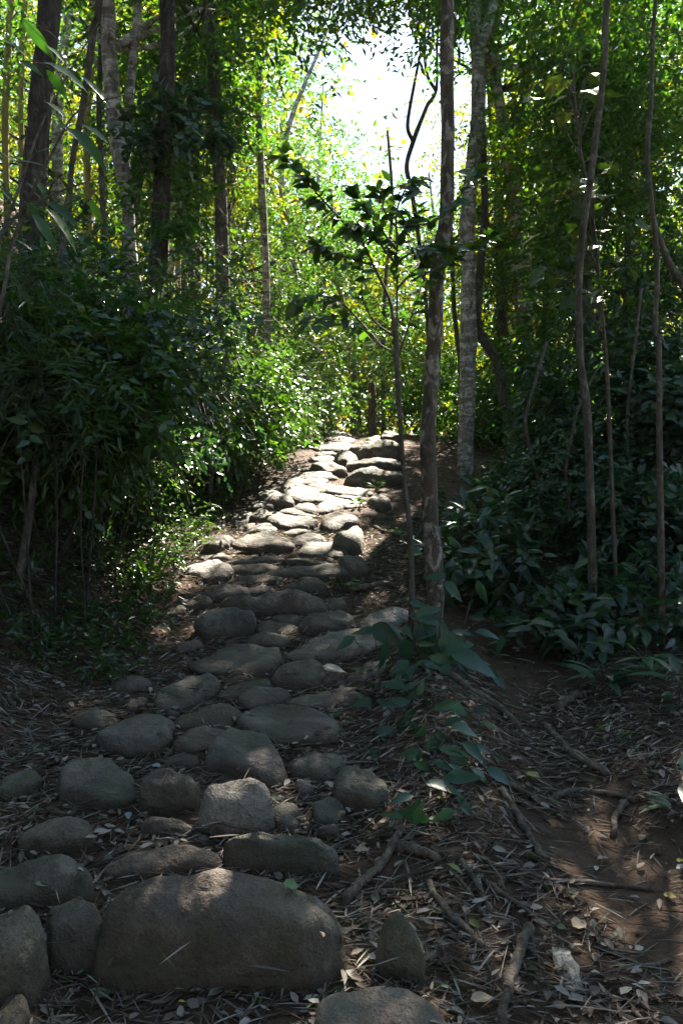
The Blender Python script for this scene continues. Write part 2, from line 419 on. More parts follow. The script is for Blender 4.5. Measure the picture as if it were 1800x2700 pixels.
# ------------------------------------------------------------------ stones of the path
CROPS = {'G': (0, 2000, 1.742), 'H': (900, 2000, 1.742), 'C': (150, 1750, 1.96), 'B': (450, 1400, 2.613), 'A': (600, 1100, 3.136), 'L': (0, 700, 1.742)}
PLAN = []                                   # footprints, so that fallen leaves lie between the stones
def stone_mesh(name, crop, poly, hk=.42, sharp=3.6, seed=0, noise_k=.08, hmin=.05, hmax=.34, tilt=1.):
    ox, oy, s = CROPS[crop]
    q = np.array([(ox + x / s, oy + y / s) for x, y in poly], float)
    x0, y0 = q.min(0); x1, y1 = q.max(0); cx = (x0 + x1) / 2
    gw, gh_ = (x1 - x0) * .06 + 3, (y1 - y0) * .04 + 3
    x0, x1, y0, y1 = x0 - gw, x1 + gw, y0 - gh_, y1 + gh_
    sharp = sharp * 1.6
    if hk < .65: hk = hk * .95
    fr = hit(cx, y1); Yf = fr[1]
    mpp = Yf / F
    h = float(np.clip(hk * (y1 - y0) * mpp, hmin, hmax))
    w = (x1 - x0) * mpp
    dx = (cx - CX) / F
    Ys = Yf + np.linspace(.02, 2.4, 480)
    pys = [project((dx * yy, yy, float(H(dx * yy, yy)) + .85 * h))[1] for yy in Ys]
    k = next((k for k, p in enumerate(pys) if p <= y0), len(Ys) - 1)
    depth = float(np.clip(Ys[k] - Yf, .32 * w, 1.35 * w))
    Yc = Yf + depth / 2
    cX = dx * Yc
    u = (q[:, 0] - cx) * (Yc / F); v = Yf + (y1 - q[:, 1]) / (y1 - y0) * depth
    pl = np.stack([cX + u, v], 1)
    # area centroid of the outline
    a, b = pl, np.roll(pl, -1, 0); cr = a[:, 0] * b[:, 1] - b[:, 0] * a[:, 1]
    c = ((a + b) * cr[:, None]).sum(0) / (3 * cr.sum())
    big = (x1 - x0) > 130
    na, rings = (56, np.array([.0, .2, .38, .54, .67, .78, .86, .92, .965, 1.0])) if big else (32, np.array([.0, .3, .55, .75, .88, .96, 1.0]))
    th = np.linspace(0, 2 * np.pi, na, endpoint=False)
    rad = np.zeros(na)
    for n_, t_ in enumerate(th):
        d = np.array([math.cos(t_), math.sin(t_)]); best = .02
        for p0, p1 in zip(a - c, b - c):
            e = p1 - p0; det = d[0] * -e[1] + d[1] * e[0]
            if abs(det) < 1e-12: continue
            tt = (p0[0] * -e[1] + p0[1] * e[0]) / det; uu = (d[0] * p0[1] - d[1] * p0[0]) / det
            if tt > 0 and -1e-6 <= uu <= 1 + 1e-6: best = max(best, tt)
        rad[n_] = best
    kk = np.array([0, 1, 3, 1, 0]) / 5.
    rad = np.convolve(np.concatenate([rad[-2:], rad, rad[:2]]), kk, 'valid')
    g = np.random.default_rng(seed + 100)
    tl = g.normal(0, .05, 2)
    rr = np.concatenate([rings[1:], [1.0, .96]]); low = np.concatenate([np.zeros(len(rings) - 1), [.10, .24]])
    RHO, TH = np.meshgrid(rr, th, indexing='ij'); LOW = np.broadcast_to(low[:, None], RHO.shape)
    RHO = np.concatenate([[0.], RHO.ravel()]); TH = np.concatenate([[0.], TH.ravel()]); LOW = np.concatenate([[0.], LOW.ravel()])
    RAD = np.concatenate([[rad[0]], np.tile(rad, len(rr))])
    sx, sy = 1.05, 1.05
    for it in range(7):                    # fit the stone's seen outline to the outline in the photograph
        x = np.cos(TH) * RAD * RHO * sx; y = np.sin(TH) * RAD * RHO * sy
        size = math.sqrt(w * depth) * math.sqrt(sx * sy); f1 = .55 / size
        prof = np.maximum(0., 1 - RHO ** (sharp * np.where(np.sin(TH) < 0, 1.15, 1.0))) ** (1 / 2.2) * (.95 + .16 * RHO * np.sin(TH))
        nz = vnoise(x * 3.2 * f1 + seed * 3.1, y * 3.2 * f1, 21) * 1.1 + .5 * vnoise(x * 8 * f1, y * 8 * f1 + seed, 22) + .22 * vnoise(x * 19 * f1, y * 19 * f1 + seed, 23)
        sh = 1 + noise_k * vnoise(TH * 2.2 + seed, prof * 2 + seed, 24) * (.3 + RHO)
        x = c[0] + x * sh; y = c[1] + y * sh
        z = H(x, y) + h * prof - LOW + nz * min(h, .28 * size) * .36 * (prof * .8 + .2) + ((x - c[0]) * tl[0] + (y - c[1]) * tl[1]) * prof
        vis = LOW == 0
        ppx, ppy = project(np.stack([x[vis], y[vis], z[vis]]))
        ex0, ex1, ey0, ey1 = ppx.min(), ppx.max(), ppy.min(), ppy.max()
        if it == 6: break
        sx *= float(np.clip((x1 - x0) / (ex1 - ex0), .8, 1.25)); sy *= float(np.clip((y1 - y0) / (ey1 - ey0), .75, 1.35))
        sy = min(sy, 1.7 * sx * w / depth)
        c = c + np.array([((x0 + x1) - (ex0 + ex1)) / 2 * c[1] / F, 0])
        slope = max(.08, (EYE - float(H(c[0], c[1]))) / c[1] + .12)
        c = c + np.array([0, np.clip((ey1 - y1) * c[1] / F / slope, -.12, .12) * .7])
    rad2 = np.hypot(np.cos(th) * rad * sx, np.sin(th) * rad * sy); ang2 = np.arctan2(np.sin(th) * sy, np.cos(th) * sx) % (2 * np.pi)
    od = np.argsort(ang2)
    PLAN.append((c, ang2[od], rad2[od]))
    zc = float(H(*c))
    V = np.stack([x - c[0], y - c[1], z - zc], 1)
    Q, T = [], []
    for j in range(na): T.append((0, 1 + j, 1 + (j + 1) % na))
    for r_ in range(len(rr) - 1):
        o = 1 + r_ * na
        for j in range(na): Q.append((o + j, o + na + j, o + na + (j + 1) % na, o + (j + 1) % na))
    me = mesh_mixed(name, V, np.array(Q), np.array(T))
    return me, (c[0], c[1], zc)

path_root = empty('stone_path', (float(path_c(8)), 8, float(H(path_c(8), 8))), 'old path of rounded grey stones climbing through the forest', None, None, 'structure')
ST = [  # crop, outline, height factor, edge sharpness, material
 ('G', [(500,640),(620,600),(880,550),(1200,540),(1400,580),(1520,670),(1545,800),(1500,960),(1380,1060),(1100,1080),(850,1050),(600,1010),(510,880),(485,740)], .66, 4.2, 'stone'),
 ('G', [(1050,460),(1150,390),(1300,365),(1450,385),(1530,440),(1520,540),(1350,540),(1150,515)], .85, 5, 'stone'),
 ('G', [(510,500),(600,430),(750,405),(930,410),(1010,440),(950,520),(700,560),(520,560)], .45, 4, 'stone'),
 ('G', [(-90,540),(0,480),(150,455),(270,480),(400,560),(380,610),(260,680),(150,720),(0,690),(-90,640)], .55, 4, 'stone'),
 ('G', [(220,720),(270,660),(350,655),(440,720),(478,830),(440,960),(340,985),(270,940),(230,850)], .75, 3.8, 'stone'),
 ('G', [(-160,740),(0,700),(80,710),(160,790),(215,900),(200,1050),(150,1160),(0,1180),(-160,1140)], .7, 3.6, 'stone_mossy'),
 ('G', [(-60,1110),(0,1090),(70,1120),(130,1200),(120,1330),(-60,1340)], .5, 3.5, 'stone'),
 ('G', [(100,400),(140,320),(260,275),(360,300),(420,370),(380,420),(260,450),(150,440)], .5, 3.2, 'stone'),
 ('G', [(0,90),(70,60),(140,65),(180,110),(150,150),(60,190),(0,185)], .5, 3, 'stone_mossy'),
 ('H', [(-40,1120),(100,1070),(200,1060),(330,1080),(430,1140),(500,1240),(480,1360),(-60,1360),(-120,1250)], .35, 4, 'stone'),
 ('C', [(20,520),(100,500),(240,505),(340,570),(385,680),(350,745),(260,765),(150,740),(50,700),(10,620)], .5, 4, 'stone'),
 ('C', [(440,650),(480,575),(580,560),(690,570),(725,610),(720,740),(600,780),(455,765)], .85, 6, 'stone'),
 ('C', [(450,820),(530,800),(640,815),(700,850),(650,900),(540,905),(480,880)], .3, 3, 'stone'),
 ('C', [(755,700),(800,650),(920,610),(1000,640),(1070,690),(1098,760),(1050,840),(1020,890),(900,908),(810,880),(765,800)], .72, 3.2, 'stone_pale'),
 ('C', [(775,570),(830,460),(900,350),(970,345),(1060,410),(1110,510),(1175,580),(1165,640),(1120,655),(1000,610),(900,590)], .38, 4.5, 'stone'),
 ('C', [(958,300),(1040,245),(1140,225),(1300,235),(1380,280),(1455,360),(1430,425),(1300,435),(1180,445),(1090,425),(970,345)], .35, 4.5, 'stone'),
 ('C', [(620,440),(660,370),(740,330),(850,345),(872,380),(800,445),(730,472),(640,468)], .35, 4, 'stone'),
 ('C', [(550,540),(600,490),(680,475),(738,510),(720,550),(620,562)], .5, 3, 'stone'),
 ('C', [(200,410),(260,360),(380,290),(470,270),(560,330),(582,400),(520,460),(400,490),(300,460)], .45, 3.6, 'stone'),
 ('C', [(610,315),(700,250),(850,215),(942,240),(930,300),(880,332),(700,338),(620,348)], .4, 4, 'stone'),
 ('C', [(518,180),(580,120),(680,65),(770,58),(832,100),(790,180),(680,245),(580,265),(522,232)], .5, 4, 'stone'),
 ('C', [(843,192),(880,130),(950,85),(1080,88),(1102,130),(980,162),(930,202)], .35, 4, 'stone'),
 ('C', [(948,212),(1010,140),(1080,125),(1180,140),(1197,170),(1130,218),(1010,242)], .42, 4, 'stone'),
 ('C', [(1205,212),(1290,160),(1440,130),(1530,140),(1572,190),(1540,228),(1400,243),(1250,238)], .35, 4, 'stone'),
 ('C', [(1195,540),(1250,485),(1310,463),(1370,500),(1460,490),(1482,550),(1420,625),(1310,605),(1230,592)], .5, 3, 'stone'),
 ('C', [(1240,640),(1280,605),(1317,640),(1322,700),(1270,705)], .5, 3, 'stone'),
 ('C', [(1118,790),(1170,728),(1230,728),(1292,800),(1250,865),(1180,875),(1130,842)], .5, 3, 'stone'),
 ('C', [(1328,760),(1400,698),(1462,708),(1484,790),(1430,845),(1350,832)], .5, 3, 'stone_mossy'),
 ('C', [(1358,862),(1420,838),(1452,870),(1430,912),(1370,902)], .5, 3, 'stone'),
 ('H', [(-28,110),(0,60),(60,45),(130,85),(195,165),(200,235),(130,250),(60,230),(-10,195)], .55, 3.4, 'stone_mossy'),
 ('C', [(270,112),(340,70),(420,78),(478,120),(430,152),(320,157)], .5, 3, 'stone'),
 ('C', [(368,202),(430,178),(472,200),(450,242),(380,248)], .4, 3, 'stone'),
 ('C', [(100,272),(160,238),(260,258),(302,310),(220,347),(130,322)], .45, 3, 'stone_mossy'),
 ('C', [(568,266),(630,252),(634,286),(585,292)], .5, 3, 'stone'),
 ('B', [(158,930),(200,880),(330,810),(480,793),(600,808),(722,830),(748,920),(700,1015),(560,1015),(400,1008),(250,1005),(168,972)], .32, 5, 'stone'),
 ('B', [(812,852),(860,790),(950,730),(1100,688),(1300,690),(1432,750),(1462,850),(1400,882),(1200,932),(1050,922),(900,892),(828,882)], .5, 4, 'stone_pale'),
 ('B', [(718,1052),(780,960),(860,892),(940,898),(1010,960),(1042,1000),(1000,1092),(850,1104),(728,1092)], .5, 3.4, 'stone'),
 ('B', [(1020,992),(1100,958),(1182,990),(1184,1052),(1080,1083),(1018,1072)], .45, 3, 'stone'),
 ('B', [(1218,992),(1260,950),(1360,918),(1480,898),(1502,980),(1400,1052),(1280,1083),(1228,1052)], .45, 3.5, 'stone_pale'),
 ('B', [(188,642),(230,570),(330,533),(420,543),(500,618),(562,690),(500,702),(380,733),(250,743),(198,702)], .8, 3.6, 'stone'),
 ('B', [(518,772),(570,715),(680,703),(780,728),(812,770),(760,803),(650,813),(550,803)], .5, 3.4, 'stone'),
 ('B', [(898,692),(908,620),(1000,585),(1150,558),(1222,580),(1262,650),(1252,692),(1100,695),(950,723)], .5, 4.5, 'stone'),
 ('B', [(690,600),(780,583),(880,608),(912,640),(880,668),(780,652),(700,626)], .4, 3.4, 'stone'),
 ('B', [(600,662),(680,628),(800,658),(882,690),(800,722),(650,712)], .3, 3.4, 'stone'),
 ('B', [(350,522),(450,470),(600,458),(800,438),(960,428),(1052,450),(1062,560),(960,593),(800,583),(600,583),(480,563)], .8, 6, 'stone'),
 ('B', [(1062,470),(1190,468),(1202,540),(1150,567),(1042,562)], .5, 4, 'stone'),
 ('B', [(218,442),(300,385),(470,373),(532,420),(522,462),(400,483),(280,493)], .5, 4, 'stone'),
 ('B', [(540,402),(600,383),(700,398),(722,440),(600,452),(540,442)], .45, 3.4, 'stone'),
 ('B', [(778,432),(788,350),(870,328),(1000,343),(1062,400),(1030,437),(880,438)], .5, 4.5, 'stone'),
 ('B', [(438,352),(500,308),(640,313),(772,345),(740,377),(600,378),(480,375)], .5, 4, 'stone'),
 ('B', [(638,302),(750,270),(950,243),(1150,233),(1212,290),(1180,332),(1000,337),(800,323)], .45, 4.5, 'stone'),
 ('B', [(798,242),(850,208),(1050,198),(1182,222),(1192,247),(950,248)], .5, 4, 'stone'),
 ('B', [(408,272),(520,233),(680,233),(762,260),(640,307),(480,303)], .5, 4, 'stone'),
 ('B', [(398,212),(520,183),(680,183),(782,220),(700,237),(480,238)], .5, 4, 'stone'),
 ('B', [(98,267),(180,220),(290,208),(370,250),(412,310),(380,368),(280,373),(220,332)], .42, 3.8, 'stone_pale'),
 ('B', [(208,197),(290,158),(360,168),(392,210),(300,213)], .5, 3.4, 'stone'),
 ('B', [(243,102),(270,50),(360,33),(422,50),(402,112),(340,148),(258,143)], .55, 4, 'stone'),
 ('B', [(443,102),(490,33),(620,12),(720,28),(822,80),(833,143),(650,150),(500,135)], .5, 4, 'stone'),
 ('B', [(838,82),(860,38),(960,22),(1052,50),(1010,92),(920,113),(850,107)], .45, 3.6, 'stone'),
 ('B', [(888,182),(920,108),(1050,83),(1162,83),(1222,140),(1234,188),(1050,198)], .42, 4, 'stone'),
 ('B', [(1178,212),(1240,178),(1322,208),(1358,270),(1322,333),(1240,323),(1198,270)], .6, 3.6, 'stone'),
 ('B', [(1298,612),(1400,560),(1568,538),(1640,580),(1600,660),(1500,703),(1330,693)], .35, 4, 'stone_pale'),
 ('B', [(28,812),(100,763),(180,758),(222,790),(150,833),(60,843)], .5, 3, 'stone'),
 ('B', [(68,492),(180,448),(272,480),(240,533),(130,543)], .45, 3, 'stone'),
 ('B', [(-10,533),(60,518),(92,560),(50,593),(-10,593)], .45, 3, 'stone'),
 ('A', [(98,902),(160,878),(280,888),(360,878),(392,930),(382,972),(250,963),(130,963)], .5, 3.6, 'stone'),
 ('A', [(458,977),(540,933),(640,933),(692,960),(560,983)], .5, 3.4, 'stone'),
 ('A', [(288,872),(380,813),(560,798),(680,818),(733,880),(702,933),(560,943),(420,923)], .55, 4.5, 'stone'),
 ('A', [(428,802),(560,758),(650,768),(723,830),(560,803)], .5, 3.6, 'stone'),
 ('A', [(548,752),(620,718),(690,728),(733,790),(700,818),(600,777)], .55, 3.4, 'stone'),
 ('A', [(18,832),(100,788),(180,798),(192,850),(100,883),(28,883)], .5, 3.4, 'stone'),
 ('A', [(198,802),(260,768),(342,790),(332,830),(280,863),(198,863)], .55, 3.4, 'stone'),
 ('A', [(168,732),(240,703),(330,713),(373,755),(280,768),(178,757)], .5, 3.4, 'stone'),
 ('A', [(248,652),(330,618),(440,638),(522,680),(533,740),(430,753),(330,723),(268,692)], .55, 4, 'stone'),
 ('A', [(428,622),(500,588),(620,578),(743,620),(700,663),(620,683),(560,723),(518,682)], .5, 4, 'stone'),
 ('A', [(598,692),(640,648),(760,633),(873,660),(850,703),(740,723),(618,722)], .5, 4, 'stone'),
 ('A', [(748,772),(790,718),(900,678),(1060,683),(1103,720),(1000,743),(900,763),(820,803),(758,803)], .45, 4, 'stone'),
 ('A', [(788,882),(850,788),(930,758),(1000,788),(1073,860),(1062,913),(960,933),(850,973),(788,953)], .5, 3.6, 'stone'),
 ('A', [(898,992),(1000,918),(1080,898),(1108,960),(1083,1080),(1040,1143),(960,1063),(880,1003)], .5, 3.6, 'stone_mossy'),
 ('A', [(838,622),(880,573),(1000,593),(1130,608),(1173,650),(1050,663),(930,653)], .5, 4, 'stone'),
 ('A', [(1168,662),(1230,628),(1333,670),(1343,730),(1280,763),(1190,703)], .55, 3.6, 'stone'),
 ('A', [(918,672),(1000,648),(1120,658),(1133,690),(1000,683)], .5, 3.4, 'stone'),
 ('A', [(348,602),(360,558),(480,553),(643,560),(620,583),(490,598),(430,628)], .5, 4, 'stone'),
 ('A', [(648,582),(760,553),(873,570),(842,620),(750,633)], .5, 3.4, 'stone'),
 ('A', [(178,592),(300,578),(373,610),(300,623)], .5, 3.4, 'stone'),
 ('A', [(988,542),(1010,468),(1100,438),(1280,433),(1433,460),(1443,540),(1300,563),(1100,563)], .68, 4.2, 'stone'),
 ('A', [(998,432),(1010,378),(1150,343),(1300,358),(1423,375),(1423,437),(1200,433),(1050,443)], .68, 4.2, 'stone'),
 ('A', [(898,332),(940,278),(1000,273),(1062,330),(1062,362),(990,403),(928,382)], .55, 3.6, 'stone'),
 ('A', [(1018,222),(1100,203),(1250,238),(1423,310),(1423,367),(1250,353),(1120,313)], .68, 4.2, 'stone'),
 ('A', [(698,422),(740,378),(880,378),(963,410),(978,490),(870,473),(760,443)], .68, 4.2, 'stone'),
 ('A', [(688,362),(740,328),(840,328),(923,370),(800,378)], .5, 3.6, 'stone'),
 ('A', [(478,482),(600,458),(720,458),(860,463),(883,510),(760,523),(560,513)], .4, 4, 'stone'),
 ('A', [(378,552),(480,518),(650,508),(803,530),(760,558),(500,558)], .4, 4, 'stone'),
 ('A', [(728,242),(860,208),(960,198),(1023,240),(1043,280),(940,293),(800,277)], .45, 4, 'stone'),
 ('A', [(788,152),(830,108),(900,98),(960,128),(1023,170),(900,168)], .6, 3.4, 'stone'),
 ('A', [(768,187),(900,163),(1033,190),(1010,213),(880,203)], .5, 3.6, 'stone'),
 ('A', [(738,312),(860,293),(893,320),(780,333)], .5, 3.4, 'stone'),
 ('A', [(545,425),(640,405),(700,420),(690,450),(580,450)], .5, 3.4, 'stone'),
]
for n_, (crop, poly, hk, sh, mt) in enumerate(ST):
    me, loc = stone_mesh('stone', crop, poly, hk, sh, n_)
    o = link('stone', me, MATS[mt], path_root)
    o.location = Vector(loc) - path_root.location
def rock(name, label, crop, poly, hk, sh, mt, seed, hmax=.9, cat='rock', group=None):
    me, loc = stone_mesh(name, crop, poly, hk, sh, seed, hmax=hmax, noise_k=.08)
    return tag(link(name, me, MATS[mt], None, loc), label, cat, group)
rock('rock', 'upright pointed grey-green rock sticking out of the litter right of the big front step', 'H', [(180,760),(240,712),(290,780),(335,860),(368,960),(360,1040),(280,1020),(200,970),(168,850)], .9, .95, 'stone_mossy', 301)
rock('boulder', 'dark mossy boulder standing in the bushes on the left of the path', 'L', [(745,960),(760,830),(800,790),(855,800),(885,870),(910,1010),(840,1030),(770,1020)], 1.0, 3, 'stone_mossy', 302, 1.1)
rock('boulder', 'brown block of rock at the top of the path behind the thin sapling', 'A', [(1268,202),(1300,148),(1380,128),(1420,180),(1440,250),(1290,248)], .8, 5, 'stone', 303)
rock('boulder', 'small rounded rock at the path top beside the dark wooden post', 'A', [(1148,192),(1200,153),(1262,163),(1283,232),(1200,238)], .7, 4, 'stone', 304)

def on_stone(x, y, k=1.0):
    """largest 1 - distance/edge over all stones: > 0 means the point lies on a stone"""
    best = np.full(len(x), -9.)
    for c, th, rad in PLAN:
        dx, dy = x - c[0], y - c[1]; m = rad.max() * 1.5
        s = np.nonzero((np.abs(dx) < m) & (np.abs(dy) < m))[0]
        if not len(s): continue
        a = np.arctan2(dy[s], dx[s]) % (2 * np.pi)
        rr = np.interp(a, th, rad, period=2 * np.pi) * k
        best[s] = np.maximum(best[s], 1 - np.hypot(dx[s], dy[s]) / rr)
    return best

def packed(s):
    """soil heaped against the stones"""
    return np.where(s > -5, .012 * np.exp(-(np.minimum(s, 0) / .2) ** 2), 0)
gx = axis(-4.5, 5.0, .055, -160, 160, 26); gy = axis(1.0, 15.5, .06, -60, 260, 30)
X, Y = np.meshgrid(gx, gy); Z = Hf(X, Y) + packed(on_stone(X.ravel(), Y.ravel())).reshape(X.shape)
nx, ny = len(gx), len(gy)
i, j = np.meshgrid(np.arange(ny - 1), np.arange(nx - 1), indexing='ij')
gq = np.stack([i * nx + j, i * nx + j + 1, (i + 1) * nx + j + 1, (i + 1) * nx + j], -1).reshape(-1, 4)
ground = link('ground', mesh_np('ground', np.stack([X, Y, Z], -1).reshape(-1, 3), gq, 4, smooth=True), MATS['soil'])
tag(ground, 'brown trodden forest soil under the fallen leaves', None, None, 'structure')

# ------------------------------------------------------------------ trees
def trunk_points(spec, Y, top=None, lean=None):
    """spec: (px, py, width px) from the foot upwards; the foot is carried down to the ground, the top up to height `top`"""
    pts = [at(px, py, Y) for px, py, w in spec]; rad = [w * Y / F / 2 for px, py, w in spec]
    p0 = pts[0]; g0 = float(H(p0[0], p0[1]))
    if p0[2] > g0 - .1:
        n = max(1, int((p0[2] - g0) / 1.0)); d = (pts[0] - pts[1]) / max(1e-6, abs(pts[0][2] - pts[1][2]))
        base = p0.copy()
        for q in range(1, n + 1):
            b = p0 + np.array([d[0] * .3, 0, -1.]) * ((p0[2] - g0 + .12) * q / n)
            pts.insert(0, b); rad.insert(0, rad[q - 1] * (1.08 if q < n else 1.3))
    if top:
        pt = pts[-1]; d = nrm(pts[-1] - pts[-2]); d = nrm(d * .6 + np.array([0, 0, .6]))
        k = max(1, int((top - pt[2]) / 1.5))
        for q in range(1, k + 1):
            pts.append(pt + d * (top - pt[2]) / d[2] * q / k + np.array([.12 * math.sin(q * 2.1 + Y), .1 * math.cos(q * 1.7), 0])); rad.append(rad[-1] * .88)
    return np.array(pts), np.array(rad)

def smooth_tube(pts, rad, per=5):
    a = spline(np.column_stack([pts, rad]), (len(pts) - 1) * per + 1)
    return a[:, :3], np.maximum(a[:, 3], .002)

def crown(g, centres, radii, nlimb, per_limb, per_twig, twl, L, W, spread=.55):
    """limb ends in an ellipsoid, twigs round each; returns leaf arrays and limb ends"""
    ends = []
    c = np.asarray(centres, float); r = np.asarray(radii, float)
    d = nrm(g.normal(0, 1, (nlimb, 3))); rr = g.uniform(.35, 1, nlimb) ** .6
    ends = c + d * rr[:, None] * r
    cc = np.repeat(ends, per_limb, 0) + g.normal(0, 1, (nlimb * per_limb, 3)) * spread * np.array([1, 1, .6]) * min(1.6, r.mean() * .45)
    out = nrm((cc - c) / r) + [0, 0, -.1]
    return twigs(cc, out, g, per_twig, twl, L, W), ends

def make_tree(name, label, cat, spec, Y, bark, top=None, crowns=(), mat='leaf_canopy', group=None, seed=0, extra=(), rounded=False, seg=12, twig_r=0.004, twigs_shown=False):
    g = np.random.default_rng(1000 + seed)
    pts, rad = trunk_points(spec, Y, top)
    base = pts[0].copy(); base[2] = float(H(base[0], base[1]))
    root = empty(name, base, label, cat, group)
    P, r = smooth_tube(pts, rad)
    link('trunk', tubes('trunk', [(P, r)], base, seg, .12), MATS[bark], root)
    for k, (sp, dY) in enumerate(extra):
        q = np.array([at(px, py, Y + dY * t) for (px, py, w), t in zip(sp, np.linspace(0, 1, len(sp)))]); w = np.array([s[2] * Y / F / 2 for s in sp])
        q[0, 1] = Y
        Pq, rq = smooth_tube(q, w)
        link('branch', tubes('branch', [(Pq, rq)], base, 8, .06), MATS[bark], root)
    for (c, rd, nl, pl, pt, twl, L, W) in crowns:
        arr, ends = crown(g, c, rd, nl, pl, pt, twl, L, W)
        keep = clear(arr[0])
        # limbs from the upper trunk to the limb ends
        limbs = []
        for e in ends[: min(len(ends), 16)]:
            cand = np.argmin(np.abs(P[:, 2] - np.maximum(e[2] - .9 * np.linalg.norm(P[:, :2] - e[:2], axis=1), c[2] - rd[2] * 1.1)))
            s = P[cand]; mid = (s + e) / 2 + g.normal(0, .15, 3) + [0, 0, .15]
            q = spline([s, mid, e], 9); rl = np.linspace(min(r[cand] * .55, .05), .006, 9)
            if clear(q[4:]).all(): limbs.append((q, rl))
        if limbs: link('branches', tubes('branches', limbs, base, 5), MATS[bark], root)
        if twigs_shown:
            a, b, e = arr[6]; tk = clear(b)
            a, b, e = a[tk], b[tk], e[tk]
            link('twigs', tubes('twigs', [(np.array([a[q], b[q], e[q]]), np.array([twig_r, twig_r * .8, twig_r * .5])) for q in range(len(a))], base, 3), MATS['bark_thin'], root)
        link('crown', leaf_mesh('crown', *[x[keep] for x in arr[:6]], origin=base, rounded=rounded), MATS[mat], root)
    return root, P, r

# the trees one can tell apart
make_tree('tree', 'thick dark rough-barked trunk at the far left edge above the bushes', 'tree',
          [(80, 760, 72), (80, 700, 66), (94, 436, 60), (115, 200, 57), (131, 0, 56)], 7.0, 'bark_dark', 9.5,
          [((-2.0, 8.6, 8.2), (2.6, 2.4, 2.0), 34, 16, 10, .5, .13, .055)], seed=1)
make_tree('tree', 'pale grey forked trunk with a bright sunlit edge on the left slope', 'tree',
          [(385, 900, 38), (379, 860, 36), (347, 689, 35), (338, 545, 33), (318, 413, 44), (300, 287, 40), (288, 97, 40), (283, 0, 38)], 9.0, 'bark_pale', 10.5,
          [((-2.6, 11.0, 8.6), (2.4, 2.4, 2.2), 30, 15, 10, .5, .12, .05)], seed=2,
          extra=[([(322, 440, 30), (338, 330, 26), (346, 200, 24), (362, 60, 22), (372, -60, 20)], .5)])
make_tree('tree', 'straight dark trunk wrapped in creeper between the pale forked tree and the path', 'tree',
          [(395, 850, 54), (408, 740, 50), (420, 689, 49), (430, 459, 45), (436, 287, 41), (442, 0, 40)], 8.5, 'bark_dark', 10.0,
          [((-1.4, 12.2, 8.8), (2.2, 2.2, 2.0), 28, 15, 10, .5, .12, .05)], seed=3)
make_tree('tree', 'brown slim trunk half hidden in leaves left of the sky gap', 'tree',
          [(585, 600, 34), (578, 420, 34), (570, 300, 36), (560, 130, 34), (545, 0, 32)], 12.0, 'bark_thin', 11.5,
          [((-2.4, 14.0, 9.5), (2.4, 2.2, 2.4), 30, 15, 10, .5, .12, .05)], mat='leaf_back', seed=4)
make_tree('tree', 'slender light trunk in the lit foliage left of centre', 'tree',
          [(700, 700, 20), (690, 480, 19), (686, 390, 18), (680, 250, 17), (690, 60, 15)], 14.0, 'bark_pale', 11.5,
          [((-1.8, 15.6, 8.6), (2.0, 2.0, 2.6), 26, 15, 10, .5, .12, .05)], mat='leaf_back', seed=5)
make_tree('tree', 'tall dark mottled trunk standing right of the path with creeper at its foot', 'tree',
          [(1142, 1850, 58), (1136, 1745, 44), (1146, 1572, 48), (1139, 1400, 47), (1136, 1389, 45), (1127, 1159, 41), (1134, 1044, 39), (1147, 872, 40), (1154, 700, 39), (1175, 574, 37), (1180, 344, 35), (1180, 0, 34)], 5.0, 'bark_grey', 10.5,
          [((2.2, 10.4, 9.6), (3.0, 2.4, 1.8), 58, 16, 10, .5, .13, .055)], seed=6, seg=18)
T6, P6, r6 = make_tree('tree', 'pale banded lichen-spotted trunk right of the dark mottled one', 'tree',
          [(1226, 1285, 46), (1224, 1274, 42), (1228, 1159, 42), (1232, 1000, 43), (1233, 872, 45), (1234, 700, 36), (1230, 631, 40), (1235, 517, 38), (1249, 402, 37), (1261, 287, 35), (1257, 115, 35), (1248, 0, 27)], 11.0, 'bark_pale', 11.5,
          [((3.0, 13.2, 10.6), (2.8, 2.4, 1.8), 48, 16, 10, .5, .13, .055)], seed=7, seg=16,
          extra=[([(1262, 125, 28), (1280, 80, 26), (1295, 30, 24), (1310, -30, 22)], .3),
                 ([(1266, 130, 20), (1305, 160, 22), (1355, 178, 20), (1405, 178, 18), (1440, 206, 15), (1436, 250, 10)], .6)])
make_tree('tree', 'crooked thin trunk with a bend beside the pale banded one', 'tree',
          [(1348, 1290, 24), (1347, 1274, 23), (1346, 1159, 25), (1325, 1044, 24), (1311, 958, 27), (1277, 901, 26), (1259, 843, 19), (1266, 700, 22), (1277, 574, 19), (1274, 425, 17), (1272, 300, 14), (1276, 150, 12), (1272, 0, 10)], 11.25, 'bark_thin', 10.5,
          [((1.6, 12.6, 10.4), (1.5, 1.5, 1.2), 14, 15, 10, .5, .12, .05)], seed=8)
make_tree('tree', 'thin straight brown trunk leaning slightly right on the right bank', 'tree',
          [(1541, 1698, 26), (1560, 1572, 23), (1558, 1400, 22), (1554, 1274, 23), (1545, 1073, 21), (1528, 930, 18), (1527, 700, 19), (1557, 459, 17), (1579, 287, 15), (1594, 143, 16), (1600, 0, 16)], 5.6, 'bark_thin', 8.0,
          [((3.0, 7.4, 7.4), (2.2, 2.2, 1.5), 24, 16, 10, .45, .12, .05)], seed=9)
